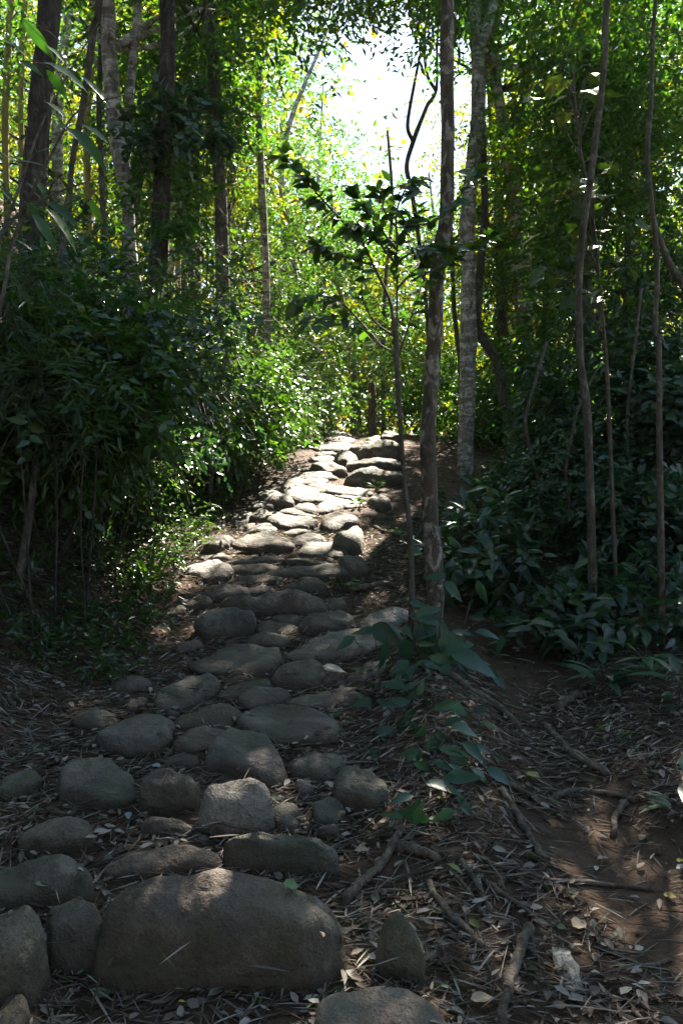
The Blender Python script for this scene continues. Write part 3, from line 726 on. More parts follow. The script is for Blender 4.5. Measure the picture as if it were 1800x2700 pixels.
make_tree('tree', 'kinked thin trunk near the right edge of the wood', 'tree',
          [(1742, 1760, 24), (1742, 1600, 20), (1740, 1400, 18), (1737, 1102, 15), (1735, 901, 15), (1725, 872, 14), (1732, 700, 12), (1721, 574, 12), (1705, 402, 13), (1715, 275, 11), (1720, 100, 10), (1728, 0, 10)], 5.4, 'bark_thin', 7.5,
          [((4.0, 9.6, 7.6), (2.4, 2.4, 1.8), 18, 16, 10, .45, .12, .05)], seed=10)
make_tree('tree', 'bare forking branches of a slim tree against the sky gap', 'tree',
          [(1130, 900, 11), (1112, 700, 11), (1088, 520, 12), (1072, 440, 13), (1090, 370, 12), (1125, 280, 10), (1150, 235, 8), (1152, 110, 6), (1160, 20, 5)], 16.0, 'bark_dark', None,
          [((1.9, 16.2, 9.3), (1.0, .9, 1.4), 12, 9, 8, .5, .11, .045)], mat='leaf_back', seed=11,
          extra=[([(1148, 238, 10), (1125, 195, 9), (1118, 110, 8), (1128, 30, 6)], .3), ([(1088, 372, 11), (1074, 330, 10), (1090, 230, 8), (1108, 140, 6)], -.3)])
# thin stems in the thicket
THIN = [
 ('slim brown stem rising between the thick dark trunk and the pale forked tree', [(182, 620, 14), (190, 436, 15), (218, 287, 18), (247, 75, 20), (262, 0, 19)], 8.2, 8.5),
 ('very thin pale stem just left of the pale forked trunk', [(276, 800, 17), (272, 560, 15), (262, 300, 14), (268, 100, 14), (272, 0, 13)], 9.6, 8.5),
 ('short grey stem at the left edge of the bushes below the thick dark trunk', [(160, 760, 20), (166, 640, 18), (172, 560, 14), (190, 470, 10)], 6.9, None),
 ('slender stem crossing the dark hollow under the left bushes', [(40, 1580, 26), (70, 1420, 22), (92, 1250, 18), (104, 1120, 16), (112, 980, 12)], 5.4, None),
 ('thin bent stem in the undergrowth right of the crooked trunk', [(1450, 1400, 10), (1420, 1280, 10), (1395, 1180, 9), (1385, 1100, 10), (1416, 987, 8), (1440, 900, 7)], 7.5, None),
 ('dark slim trunk behind the undergrowth right of the crooked trunk', [(1432, 1000, 22), (1438, 860, 22), (1446, 700, 20), (1452, 560, 18), (1470, 300, 15)], 13.0, 9.5),
 ('pale leaning stem at the right edge behind the kinked trunk', [(1850, 850, 22), (1800, 752, 20), (1762, 690, 18), (1728, 600, 13), (1712, 520, 10)], 6.2, None),
 ('thin straight stem between the dark mottled and the pale banded trunks', [(1212, 960, 12), (1203, 880, 12), (1196, 800, 12), (1190, 640, 10), (1186, 500, 9)], 14.0, None),
 ('grey pole-like stem among far leaves left of the dark post', [(1010, 1040, 12), (1008, 950, 12), (1012, 850, 11), (1016, 740, 10)], 18.0, 9.0),
 ('thin dark stem in the shrubs above the mossy boulder', [(560, 1140, 14), (575, 1050, 12), (590, 960, 10), (612, 880, 8)], 9.0, None),
 ('thin twisted stem behind the right-hand creeping plants', [(1500, 1330, 9), (1490, 1240, 9), (1510, 1130, 8), (1530, 1060, 7), (1580, 960, 6)], 7.0, None),
 ('slim stem rising out of the dark ferns near the right edge', [(1660, 1500, 10), (1666, 1300, 10), (1650, 1150, 9), (1668, 950, 8), (1690, 760, 7)], 7.2, None),
]
for n_, (lab, sp, Yd, top) in enumerate(THIN):
    make_tree('thin_tree', lab, 'thin tree', sp, Yd, 'bark_thin', top, [], seed=40 + n_, seg=8, group='thin stems among the undergrowth')
# leaning bamboo culms in the light
BAM = [
 ('leaning yellow bamboo culm in the bright foliage left of the sapling', [(905, 800, 10), (876, 735, 10), (820, 660, 10), (774, 600, 10), (720, 510, 9), (690, 430, 8)], 18.0),
 ('yellow bamboo culm at the top left corner of the wood', [(20, 560, 18), (14, 330, 18), (22, 150, 18), (30, 0, 17)], 12.0),
 ('yellow bamboo culm second from the top left corner', [(62, 600, 15), (56, 330, 15), (60, 120, 15), (68, 0, 15)], 13.0),
 ('yellow bamboo culm seen behind the slim brown stem on the left', [(240, 700, 18), (232, 480, 18), (230, 330, 18), (244, 150, 16), (250, 0, 15)], 12.5),
 ('yellow bamboo culm right beside the straight dark creeper-wrapped trunk', [(470, 720, 15), (474, 500, 15), (480, 300, 15), (492, 100, 14), (500, 0, 13)], 13.0),
 ('tilted thin bamboo culm between the pale fork and the dark trunk', [(400, 560, 12), (384, 430, 12), (372, 280, 12), (356, 100, 11), (350, 0, 11)], 13.5),
]
for n_, (lab, sp, Yd) in enumerate(BAM):
    t_, P_, r_ = make_tree('bamboo_culm', lab, 'bamboo', sp, Yd, 'bark_bamboo', 9.5, [], seed=60 + n_, seg=8, group='bamboo culms on the left')
    rings = []
    b_ = np.array(t_.location)
    for q in range(3, len(P_) - 3, 3):
        d_ = nrm(P_[q + 1] - P_[q]) * .012
        rings.append((np.array([P_[q] - d_, P_[q], P_[q] + d_]), np.array([r_[q] * .98, r_[q] * 1.12, r_[q] * .98])))
    link('nodes', tubes('nodes', rings, b_, 8), MATS['bark_bamboo'], t_)

# trees of the wood behind: trunk, limbs and crown each
BACK = [  # x, y, trunk height, crown centre height, crown radii
 (-1.0, 13.2, 9, 8.6, (1.7, 1.5, 1.5)), (0.0, 12.4, 9.5, 9.4, (1.6, 1.4, 1.1)), (-2.3, 12.6, 8.5, 6.6, (1.1, 1.2, 1.3)), (3.0, 13.4, 9.5, 8.8, (1.5, 1.4, 1.6)), (2.9, 14.6, 9, 6.6, (1.3, 1.3, 1.5)), (-.5, 16.5, 8.5, 7.4, (1.5, 1.4, 1.8)), (1.0, 13.2, 10, 10.4, (1.6, 1.3, 1.0)), (3.9, 12.6, 9, 7.4, (1.3, 1.3, 1.5)),
 (-7.5, 13, 8, 7.2, (2.6, 2.4, 3.4)), (-5.2, 15, 9, 6.6, (2.4, 2.4, 3.6)), (-3.6, 18, 10, 7.2, (2.4, 2.4, 3.8)), (-5.8, 20, 11, 9.5, (3.0, 2.6, 4.2)),
 (-1.2, 20, 9, 6.4, (2.0, 2.2, 3.0)), (-8.6, 18, 11, 9, (3.0, 2.6, 4)), (-3.0, 23, 12, 10.2, (2.8, 2.6, 4.0)), (-10.5, 15.5, 10, 8, (2.8, 2.6, 4)),
 (3.6, 16.5, 9, 5.8, (1.6, 2.0, 2.8)), (5.4, 15, 10, 6.8, (2.2, 2.2, 3.6)), (7.4, 17, 11, 8, (2.6, 2.4, 4.2)), (6.0, 20, 12, 10, (2.6, 2.4, 4.0)), (9.2, 14, 10, 7.4, (2.4, 2.4, 3.8)),
 (10.5, 19, 12, 9.5, (3, 2.6, 4.2)), (5.0, 24, 13, 11.0, (2.2, 2.4, 3.2)), (.4, 25, 8, 5.8, (2.4, 2.4, 2.8)), (2.8, 27, 9, 6.8, (2.4, 2.4, 3.2)), (-6.6, 26, 13, 11, (3.2, 2.8, 4.4)), (9, 26, 14, 12, (3.2, 2.8, 4.2)), (-.6, 29, 12, 8.4, (2.6, 2.6, 3.6)),
]
for n_, (x, y, th_, ch, rd) in enumerate(BACK):
    g = np.random.default_rng(500 + n_)
    z0 = float(H(x, y)); base = np.array([x, y, z0])
    bx, by = {0: (-3.0, 13.6), 1: (-3.4, 12.4), 6: (3.3, 14.2), 5: (-2.6, 16.8)}.get(n_, (x, y))
    z0 = float(H(bx, by)); base = np.array([bx, by, z0])
    pts = np.array([[bx, by, z0 - .1], [bx * .9 + x * .1, by, z0 + 3], [bx * .6 + x * .4, y, z0 + 6], [x, y, max(ch, z0 + th_ * .9)]]) if (bx, by) != (x, y) else np.array([[x, y, z0 - .1], [x + g.normal(0, .15), y, z0 + th_ * .33], [x + g.normal(0, .3), y + g.normal(0, .3), z0 + th_ * .66], [x + g.normal(0, .4), y, z0 + th_]])
    side = 'left' if x < -2.5 else ('right' if x > 4.5 else 'middle')
    lab = {'left': 'leafy tree in the left wood', 'right': 'leafy tree in the right wood', 'middle': 'sunlit yellow-green tree beyond the path'}[side]
    lab += ', ' + ['high left of the sky gap', 'whose crown hangs over the top middle', 'between the brown slim trunk and the lit foliage', 'high right of the pale banded trunk', 'beside the bend of the crooked trunk', 'just left of the bare forking branches', 'hanging over the top of the sky gap', 'right of the crooked trunk above head height', 'its crown at the left frame edge', 'behind the thick dark trunk', 'behind the brown slim trunk', 'farther back behind the pale fork', 'left of the sky gap', 'far left behind the bamboo', 'far back left of the gap', 'leftmost of all', 'just right of the pale banded trunk', 'behind the crooked trunk', 'behind the thin leaning trunk', 'farther back past the crooked trunk', 'behind the kinked trunk', 'far at the right edge', 'right of the sky gap', 'low under the sky gap', 'under the gap between the two trunks', 'farthest on the left', 'farthest on the right', 'farthest, left of the gap'][n_]
    root = empty('forest_tree', base, lab, 'tree', 'trees in the wood behind, ' + side)
    P, r = smooth_tube(pts, np.array([.13, .10, .075, .03]))
    link('trunk', tubes('trunk', [(P, r)], base, 8, .06), MATS['bark_thin' if n_ % 3 else 'bark_pale'], root)
    sz = .115 if y < 22 else .16
    near = n_ < 8
    if near: sz = .12
    arr, ends = crown(g, (x, y, ch + (0 if near else z0 * .3)), rd, 40 if near else (34 if x > 3.5 else 60), 13, 9, .5 if near else .55, sz, sz * .5)
    keep = clear(arr[0])
    limbs = []
    for e in ends[:18]:
        c_ = np.argmin(np.abs(P[:, 2] - (e[2] - .8)))
        q = spline([P[c_], (P[c_] + e) / 2 + g.normal(0, .2, 3), e], 8)
        if clear(q[3:]).all(): limbs.append((q, np.linspace(.04, .006, 8)))
    if limbs: link('branches', tubes('branches', limbs, base, 5), MATS['bark_thin'], root)
    link('crown', leaf_mesh('crown', *[a[keep] for a in arr[:6]], origin=base, rounded=near), MATS[('leaf_canopy', 'leaf_back', 'leaf_green')[n_ % 3]], root)

# unseen trees added round and behind the viewer to shade the lower path
OVER = [(-5.0, 1.4, 8.4), (4.8, .8, 8.6), (-3.8, -3.0, 8.0), (4.0, -3.4, 8.4), (-6.0, -1, 8.6), (6.2, -1.5, 8.4), (7.8, 8.5, 9), (-8.5, 8, 8.6), (.2, -6.5, 8.0), (-4.5, -8, 4.2), (4.6, -8, 4.4), (0, -9.5, 4.0), (-8.5, -5, 4.4), (8.8, -5, 4.4)]
for n_, (x, y, ch) in enumerate(OVER):
    g = np.random.default_rng(800 + n_)
    z0 = float(H(x, y)); base = np.array([x, y, z0])
    root = empty('shade_tree', base, 'unseen tree added out of view to shade the lower path', 'tree', 'unseen trees added to shade the lower path')
    P, r = smooth_tube(np.array([[x, y, z0 - .1], [x + g.normal(0, .1), y, 3], [x + g.normal(0, .2), y, 6], [x, y, ch + .5]]), np.array([.16, .13, .1, .05]))
    link('trunk', tubes('trunk', [(P, r)], base, 8, .06), MATS['bark_dark'], root)
    arr, ends = crown(g, (x, y, ch), (3.1, 3.1, 1.5 if ch > 6 else 3.2), 40, 22, 9, .6, .2, .09)
    keep = clear(arr[0]) & (arr[0][:, 2] > (5.8 if ch > 6 else 0))
    link('branches', tubes('branches', [(spline([P[-6], (P[-6] + e) / 2 + [0, 0, .3], e], 7), np.linspace(.04, .008, 7)) for e in ends[:14]], base, 5), MATS['bark_dark'], root)
    link('crown', leaf_mesh('crown', *[a[keep] for a in arr[:6]], origin=base, rounded=False), MATS['leaf_dark'], root)

# the far wood that reads as one mass
g = np.random.default_rng(77)
n = 26000
x = g.uniform(-30, 34, n); y = g.uniform(27, 46, n)
top = 10 + 7 * np.clip(np.abs(x - .10 * y - 1.2) / 7, 0, 1.2) + 2.5 * vnoise(x * .35, y * .3, 31)
z = H(x, y) + g.uniform(0, 1, n) ** 1.1 * (top - 2.0)
P = np.stack([x, y, z], 1)
dens = vnoise(x * .6, z * .6 + y * .3, 33) > -.45
P = P[dens & clear(P)]; n = len(P)
P2 = (P[:, None] + g.normal(0, .38, (n, 3, 3))).reshape(-1, 3)
m1 = len(P2); m2 = 16000
x = g.uniform(-34, 40, m2); y = g.uniform(46, 54, m2); z = H(x, y) + g.uniform(-.2, 1, m2) * (7 + 4 * np.clip(np.abs(x - .10 * y - 1.2) / 9, 0, 1.5))
P2 = np.vstack([P2, np.stack([x, y, z], 1)])
sz = np.concatenate([g.uniform(.2, .42, m1), g.uniform(.6, 1.1, m2)])
D = nrm(g.normal(0, 1, (len(P2), 3)) + [0, 0, -.3]); N = np.array([0, 0, .8]) + g.normal(0, .6, (len(P2), 3))
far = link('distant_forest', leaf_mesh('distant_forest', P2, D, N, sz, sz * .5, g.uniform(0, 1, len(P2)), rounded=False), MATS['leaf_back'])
tag(far, 'far sunlit wood closing the view behind the trees', 'forest', None, 'stuff')

# ------------------------------------------------------------------ shrubs
def shrub(name, label, c, rd, nleaf_limb, mat, L, W, seed, group=None, cat='shrub', stems=2, rounded=True, per=9, limbs=40, twl=.3, spread=.55, bark='bark_dark', pick=0):
    g = np.random.default_rng(2000 + seed)
    x, y = c[0], c[1]; z0 = float(H(x, y)); base = np.array([x, y, z0])
    root = empty(name, base, label, cat, group)
    arr, ends = crown(g, np.array(c), rd, limbs, nleaf_limb, per, twl, L, W, spread)
    P = arr[0]
    keep = clear(P) & (P[:, 2] > H(P[:, 0], P[:, 1]) + .03)
    st = []
    for e in ends[:stems]:
        s = base + np.array([g.normal(0, .12), g.normal(0, .12), -.05])
        m = (s * .45 + e * .55) + np.array([g.normal(0, .12), g.normal(0, .12), .1])
        st.append((spline([s, m, e], 9), np.linspace(.008, .003, 9)))
    a, b, e = arr[6]
    sel = np.arange(0, len(a), 3)
    st2 = [(np.array([a[q], b[q], e[q]]), np.array([.0035, .003, .0015])) for q in sel]
    if pick:                               # the leaves nearest the path are pieces of their own
        idx = np.nonzero(keep)[0]; idx = idx[np.argsort(P[idx, 1])][:pick]
        for k in idx: put_leaf(bush_leaf[k % 2], MATS['leaf_bush'], root, base, P[k], arr[1][k], arr[2][k], float(arr[3][k]))
        keep[idx] = False
    link('stems', tubes('stems', st, base, 5), MATS[bark], root)
    link('twigs', tubes('twigs', st2, base, 3), MATS[bark], root)
    link('foliage', leaf_mesh('foliage', *[q[keep] for q in arr[:6]], origin=base, rounded=rounded), MATS[mat], root)
    return root
def shrub_at(px, py, Y, rd, **kw):
    return at(px, py, Y), rd
LS = [  # px, py, Y of the crown's middle, radii
 (50, 850, 6.0, (.9, .8, .6)), (200, 890, 6.6, (.9, .8, .55)), (340, 960, 7.2, (.8, .8, .6)), (90, 990, 5.8, (.8, .6, .5)), (250, 1030, 6.4, (.75, .7, .5)), (385, 1060, 7.6, (.6, .6, .5)),
 (470, 900, 8.4, (.8, .8, .85)), (560, 1010, 8.8, (.65, .7, .75)), (600, 800, 10.0, (.9, .9, .95)), (690, 960, 10.8, (.75, .8, .85)), (735, 1050, 12.0, (.55, .7, .5)), (625, 1090, 10.2, (.55, .6, .45)), (770, 830, 13.5, (1.0, 1, 1.1)),
 (330, 800, 9.2, (.9, .9, .7)), (500, 720, 11.0, (.9, 1, .8)), (700, 680, 14.5, (1.2, 1.1, 1.3)), (140, 740, 8.6, (.9, 1, .6)), (800, 1010, 14.2, (.7, .7, .8)), (330, 1200, 6.9, (.4, .4, .28)), (850, 900, 17, (1.2, 1, 1.6)), (930, 960, 20, (1.4, 1, 1.5)),
 (455, 1080, 8.6, (.35, .4, .3)), (560, 1160, 9.2, (.3, .35, .22)), (150, 1130, 6.0, (.5, .45, .3)),
]
LSL = ['at the left edge just below the thick dark trunk', 'between the left edge and the foot of the pale forked trunk', 'at the foot of the pale forked trunk', 'low at the left edge above the dark hollow', 'above the dark hollow on the left bank', 'just above the mossy boulder on its left',
 'between the pale forked trunk and the mossy boulder', 'directly behind the mossy boulder', 'left of the bright sunlit bush, at trunk height', 'in the brightest sun left of the upper path', 'at the path edge under the brightest bush', 'low beside the path in front of the brightest bush', 'behind the brightest bush under the leaning bamboo',
 'behind the foot of the straight creeper-wrapped trunk', 'right of the creeper-wrapped trunk in the half-light', 'high in the lit foliage left of the leaning bamboo', 'at the left behind the thick dark trunk', 'at the crest where the path disappears', 'low on the bank left of the strap-leaved plant', 'behind the crest in line with the path', 'behind the dark post at the top of the path',
 'low in front of the mossy boulder toward the path', 'small and low between boulder and sunlit path', 'lowest in the dark hollow at the left']
for n_, (px, py, Yd, rd) in enumerate(LS):
    lit = px > 560
    lab = ('glinting small-leaved shrub ' if lit else 'dark small-leaved shrub ') + LSL[n_]
    shrub('shrub', lab, at(px, py, Yd), rd, 13, ('leaf_shrub', 'leaf_dark', 'leaf_shrub', 'leaf_green')[n_ % 4] if not lit else ('leaf_shrub', 'leaf_green')[n_ % 2], (.06, .085, .07, .10)[n_ % 4], (.03, .045, .03, .05)[n_ % 4], n_, 'sunlit shrubs beside the upper path' if lit else 'dark shrubs on the left bank', limbs=36 if rd[0] > .5 else 20, spread=.72)
RS = [
 (1350, 800, 14.2, (.9, .8, 1.2), 'leaf_green'), (1420, 640, 13.5, (1.1, 1, 1.5), 'leaf_canopy'), (1500, 900, 11.2, (.8, .7, 1.0), 'leaf_canopy'), (1600, 760, 10.5, (1.0, .9, 1.2), 'leaf_green'), (1730, 900, 9.5, (.9, .8, 1.1), 'leaf_dark'),
 (1640, 1080, 8.6, (.8, .7, .8), 'leaf_dark'), (1490, 1130, 9.4, (.65, .6, .6), 'leaf_canopy'), (1370, 1050, 13.4, (.7, .7, .8), 'leaf_canopy'), (1780, 1180, 7.6, (.7, .7, .7), 'leaf_dark'), (1600, 1260, 7.4, (.7, .6, .5), 'leaf_dark'),
 (1700, 560, 10.0, (1.1, 1, 1.2), 'leaf_canopy'), (1560, 480, 11.5, (1.1, 1, 1.3), 'leaf_canopy'), (1720, 330, 9.5, (1.1, 1, 1.1), 'leaf_canopy'), (1080, 1010, 17.5, (1.3, 1, 1.3), 'leaf_canopy'), (1180, 1080, 15.5, (.9, .8, .9), 'leaf_canopy'), (1290, 1180, 13.2, (.6, .6, .5), 'leaf_shrub'),
 (1170, 860, 19, (1.4, 1, 2.0), 'leaf_canopy'), (1020, 870, 19.5, (1.3, 1, 1.6), 'leaf_back'), (1300, 620, 17, (1.4, 1, 2.0), 'leaf_back'), (1750, 1400, 6.6, (.6, .5, .35), 'leaf_dark'), (1440, 1300, 8.8, (.5, .45, .3), 'leaf_dark'),
 (1500, 200, 10.5, (1.1, 1, 1.1), 'leaf_canopy'), (1650, 90, 9.8, (1.2, 1, 1.1), 'leaf_canopy'),
]
RSL = ['right of the crooked trunk bend', 'high between the crooked trunk and the thin leaning one', 'behind the thin leaning trunk at mid height', 'right of the thin leaning trunk at mid height', 'by the kinked trunk at mid height', 'around the young palm', 'left of the thin leaning trunk near its foot', 'behind the foot of the crooked trunk', 'at the right edge beyond the kinked trunk', 'low behind the foot of the thin leaning trunk',
 'around the kinked trunk above eye height', 'behind the lobed yellow-green leaves', 'high by the right edge near the top', 'behind the path crest left of the mottled trunk', 'between the mottled and the pale banded trunks', 'sunlit at the foot of the pale banded trunk', 'far behind between mottled and pale banded trunks', 'far behind the sapling fork', 'far behind right of the pale banded trunk', 'low at the right edge beside the kinked trunk', 'low right of the crooked trunk foot', 'high left of the thin leaning trunk top', 'at the top right corner']
for n_, (px, py, Yd, rd, mt) in enumerate(RS):
    mid = px < 1320
    shrub('shrub', 'green leafy shrub ' + RSL[n_], at(px, py, Yd), rd, 12, mt, (.07, .10, .13)[n_ % 3], (.035, .052, .065)[n_ % 3], 100 + n_, 'shrubs behind the pale banded trunk' if mid else 'shrubs in the right undergrowth', limbs=40, per=8, twl=.34)
# narrow-leaved bamboo sprays at the left
for n_, (lab, px, py, Yd, rd) in enumerate([
 ('spray of narrow bamboo leaves arching out at the left edge', 120, 1000, 4.9, (.30, .25, .12)), ('drooping bamboo leaves at the left edge above the hollow', 30, 740, 4.9, (.2, .2, .12)),
 ('bamboo leaves over the dark hollow beside the slender stem', 240, 1130, 5.3, (.35, .3, .16))]):
    shrub('bamboo_spray', lab, at(px, py, Yd), rd, 6, 'leaf_bamboo', .12, .017, 300 + n_, 'bamboo sprays at the left edge', 'bamboo', limbs=12, per=7, twl=.22, stems=2)
# creeper on the straight dark trunk
shrub('creeper', 'dark creeper hanging on the straight trunk left of the path', at(470, 330, 8.3), (.5, .3, .3), 10, 'leaf_dark', .11, .06, 401, None, 'creeper', limbs=16, per=6, twl=.2)
shrub('creeper', 'creeper leaves low on the pale forked trunk', at(430, 540, 8.4), (.4, .35, .4), 10, 'leaf_canopy', .10, .05, 402, None, 'creeper', limbs=14, per=6, twl=.2)

# low green seedlings along the left edge of the stones: a carpet nobody could count
g = np.random.default_rng(91)
n = 3000
y = g.uniform(4.6, 13.5, n); x = path_c(y) - .85 - g.gamma(1.7, .5, n)
P = np.stack([x, y, Hf(x, y)], 1); keepc = on_stone(x, y) < 0
P = P[keepc]; n = len(P)
C = P + np.column_stack([g.normal(0, .02, n), g.normal(0, .02, n), g.uniform(.02, .2, n)])
arr = twigs(C, np.column_stack([g.normal(0, .5, n), g.normal(0, .5, n), np.full(n, .5)]), g, 6, .1, .06, .022)
cover = link('ground_cover', leaf_mesh('ground_cover', *arr[:6]), MATS['leaf_shrub'])
tag(cover, 'low green seedlings covering the soil along the left edge of the stones', 'ground cover', None, 'stuff')

# ------------------------------------------------------------------ plants whose leaves can be picked apart
def leaf_shape(name, L, W, widest=.4, fold=.22, curl=.25, wave=0., n=7, point=1.3):
    """one leaf along +X, normal +Z, with a sunken midrib; length 1 before scaling"""
    t = np.linspace(0, 1, n)
    w = np.where(t < widest, np.sin(np.clip(t / widest, 0, 1) * np.pi / 2) ** .75, np.cos(np.clip((t - widest) / (1 - widest), 0, 1) * np.pi / 2) ** (1 / point) if point < 1 else 1 - ((t - widest) / (1 - widest)).clip(0, 1) ** point) * W / 2
    z = -curl * t ** 2 * L
    V, Q, Tt = [], [], []
    for k in range(n):
        wz = wave * math.sin(k * 2.3) * W
        V += [(t[k] * L, w[k], z[k] + fold * w[k] + wz), (t[k] * L, 0, z[k]), (t[k] * L, -w[k], z[k] + fold * w[k] - wz)]
    for k in range(n - 1):
        o = k * 3
        Q += [(o, o + 1, o + 4, o + 3), (o + 1, o + 2, o + 5, o + 4)]
    return mesh_mixed(name, np.array(V), np.array(Q), np.zeros((0, 3), int))
def basis(D, N):
    D = nrm(D); S = nrm(np.cross(N, D)); N = np.cross(D, S)
    return Matrix(((D[0], S[0], N[0]), (D[1], S[1], N[1]), (D[2], S[2], N[2]))).to_4x4()
def put_leaf(me, mat, parent, base, P, D, N, s=1.):
    if not me.materials: me.materials.append(mat)
    o = bpy.data.objects.new('leaf', me); COL.objects.link(o)
    o.parent = parent
    o.matrix_local = Matrix.Translation(Vector(np.asarray(P) - np.asarray(base))) @ basis(np.asarray(D, float), np.asarray(N, float)) @ Matrix.Scale(s, 4)
    return o

# the sapling with oval leaves
g = np.random.default_rng(300)
YS = 4.75
sp = [(1078, 1744, 20), (1085, 1572, 15), (1080, 1400, 15), (1066, 1274, 12), (1058, 1159, 12), (1050, 1044, 14), (1046, 930, 15), (1043, 889, 15), (1034, 830, 10), (1026, 790, 9), (985, 700, 6), (957, 640, 5), (930, 590, 4)]
pts, rad = trunk_points(sp, YS)
base = pts[0].copy(); base[2] = float(H(base[0], base[1]))
sap = empty('sapling', base, 'thin sapling with a fork and sparse dark oval leaves in front of the mottled trunk', 'sapling')
link('trunk', tubes('trunk', [smooth_tube(pts, rad)], base, 8, .06), MATS['bark_thin'], sap)
BR = [
 ([(1046, 925), (1046, 760), (1047, 650), (1075, 595), (1112, 548)], .1, 20), ([(1043, 889), (990, 850), (955, 785), (957, 700), (945, 640)], -.2, 12), ([(1050, 935), (1000, 908), (948, 862), (880, 842), (800, 850)], -.35, 13),
 ([(1050, 940), (1075, 862), (1097, 795), (1128, 700)], .1, 9), ([(957, 640), (880, 560), (800, 470), (735, 395)], -.3, 20), ([(1075, 595), (1150, 580), (1225, 500), (1258, 430)], .2, 12),
 ([(1085, 740), (1180, 690), (1250, 640), (1300, 612)], .25, 14), ([(1046, 700), (1000, 640), (965, 590), (900, 600)], -.3, 16), ([(1047, 650), (1045, 560), (1075, 490), (1120, 470)], .3, 18), ([(1047, 660), (1000, 600), (960, 540), (930, 500)], .2, 12),
 ([(1047, 690), (1100, 660), (1150, 660), (1210, 640)], -.25, 16), ([(985, 700), (920, 680), (860, 660), (830, 640)], .1, 11), ([(1000, 905), (900, 800), (830, 780), (770, 800)], -.2, 10), ([(1046, 760), (1085, 720), (1120, 690), (1140, 640)], .0, 10), ([(1046, 600), (1020, 570), (1000, 520), (1015, 480)], -.1, 11)]
oval = [leaf_shape('oval_leaf', 1, .55, .45, .18, .18, .02), leaf_shape('oval_leaf', 1, .5, .4, .25, .3, .03)]
for pxs, dY, nl in BR:
    q = np.array([at(px, py, YS + dY * t) for (px, py), t in zip(pxs, np.linspace(0, 1, len(pxs)))])
    Pq, rq = smooth_tube(q, np.linspace(.008, .002, len(q)))
    bro = link('branch', tubes('branch', [(Pq, rq)], base, 5), MATS['bark_thin'], sap)
    nl = int(nl * 2.5)
    for k in range(nl):
        t = .28 + .72 * (k + g.uniform(-.3, .3)) / max(1, nl - 1); t = min(max(t, .2), 1)
        i_ = min(int(t * (len(Pq) - 1)), len(Pq) - 2); tan = nrm(Pq[i_ + 1] - Pq[i_])
        side = nrm(np.cross(tan, [0, 0, 1.]) + [0, .2, 0]) * (1 if k % 2 else -1)
        D = tan * .5 + side * g.uniform(.5, 1.) + np.array([0, g.normal(0, .35), g.normal(-.18, .25)])
        N = np.array([g.normal(0, .5), g.normal(-.55, .45), .8])
        off = np.array([g.normal(0, .03), g.normal(0, .05), g.normal(0, .03)]) * (1.2 if t > .3 else .3)
        if clear((Pq[i_] + nrm(D) * .05)[None], .4)[0]: put_leaf(oval[k % 2], MATS['leaf_oval'], bro, base, Pq[i_] + off * .4, D, N, g.uniform(.08, .125))

# creeping broad leaves round the foot of the tall trunk
CR = [(365,560,190,90),(520,570,150,80),(630,660,140,20),(300,510,140,180),(260,460,190,35),(610,400,150,-30),(560,395,200,5),(620,440,160,60),(710,620,260,0),(710,720,180,10),(890,700,160,50),(890,690,290,18),(870,820,200,88),(680,1000,120,160),(680,1070,200,60),(840,1080,200,80),(820,430,180,85),(900,530,130,-5),
      (1100,520,150,5),(1320,540,130,95),(850,100,130,45),(1120,90,140,70),(860,60,110,180),(310,1360,190,35),(260,1470,160,95),(740,1380,190,85),(640,1500,100,170),(800,1480,150,0),(880,1500,160,40),(990,1430,170,30),(590,1600,140,20),(690,1770,190,0),(850,1730,180,-10),(640,1890,160,100),(640,1990,160,70),(940,2000,130,160),
      (970,1960,120,30),(1070,1650,150,35),(1190,1650,170,25),(60,1210,110,60),(560,1100,140,180),(250,1090,110,170),(280,1080,130,20),(440,900,140,-5),(520,960,120,190),(980,830,130,70),(1230,860,120,40),(1220,800,100,70),(600,2120,140,-80),(1080,1190,90,-20),(1140,1260,110,10),(700,820,120,60),(830,760,140,100),(560,760,120,150),(480,1280,130,80),(560,1250,150,60),(900,1290,160,15),(700,1290,140,120)]
base = at(1120, 1880, 4.55); base[2] = float(H(base[0], base[1]))
cre = empty('creeping_plant', base, 'creeping plant with broad blue-green leaves round the foot of the tall mottled trunk', 'plant')
heart = [leaf_shape('broad_leaf', 1, .40, .35, .3, .30, .03, 9, 1.4), leaf_shape('broad_leaf', 1, .32, .4, .35, .4, .04, 9, 1.35), leaf_shape('broad_leaf', 1, .55, .32, .2, .25, .04, 9, 1.6)]
g = np.random.default_rng(301)
stemP = []
CR += [(x + g.normal(0, 55), y + g.normal(0, 60), ln * g.uniform(.5, .9), an + g.normal(0, 50)) for (x, y, ln, an) in CR if y > 380 and x < 1050]
for k, (x, y, ln, an) in enumerate(CR):
    px, py = 900 + x / 3.136, 1500 + y / 3.136
    gh = hit(px, py)[1]
    Yd = min(4.62 + g.uniform(-.16, .12), gh - .10)
    P = at(px, py, Yd); a = R(an)
    s = ln / 3.136 * Yd / F * (1.6 if k < 20 else 1.75)
    D = np.array([math.cos(a), g.uniform(-.55, .1), -math.sin(a) + .0]); N = np.array([g.normal(0, .25), -.75, .75])
    if abs(math.sin(a)) > .75: N = np.array([g.normal(0, .3), -.9, .45])
    put_leaf(heart[0 if k > 8 else 2] if k % 3 else heart[1], MATS['leaf_creeper'], cre, base, P, D, N + g.normal(0, .3, 3), s)
    foot = np.array([P[0] * .7 + base[0] * .3 + g.normal(0, .03), Yd + .12, 0]); foot[2] = max(float(H(foot[0], foot[1])) - .02, P[2] - .55)
    stemP.append((spline([foot, (foot + P) / 2 + [g.normal(0, .03), .04, .03], P], 8), np.linspace(.0035, .002, 8)))
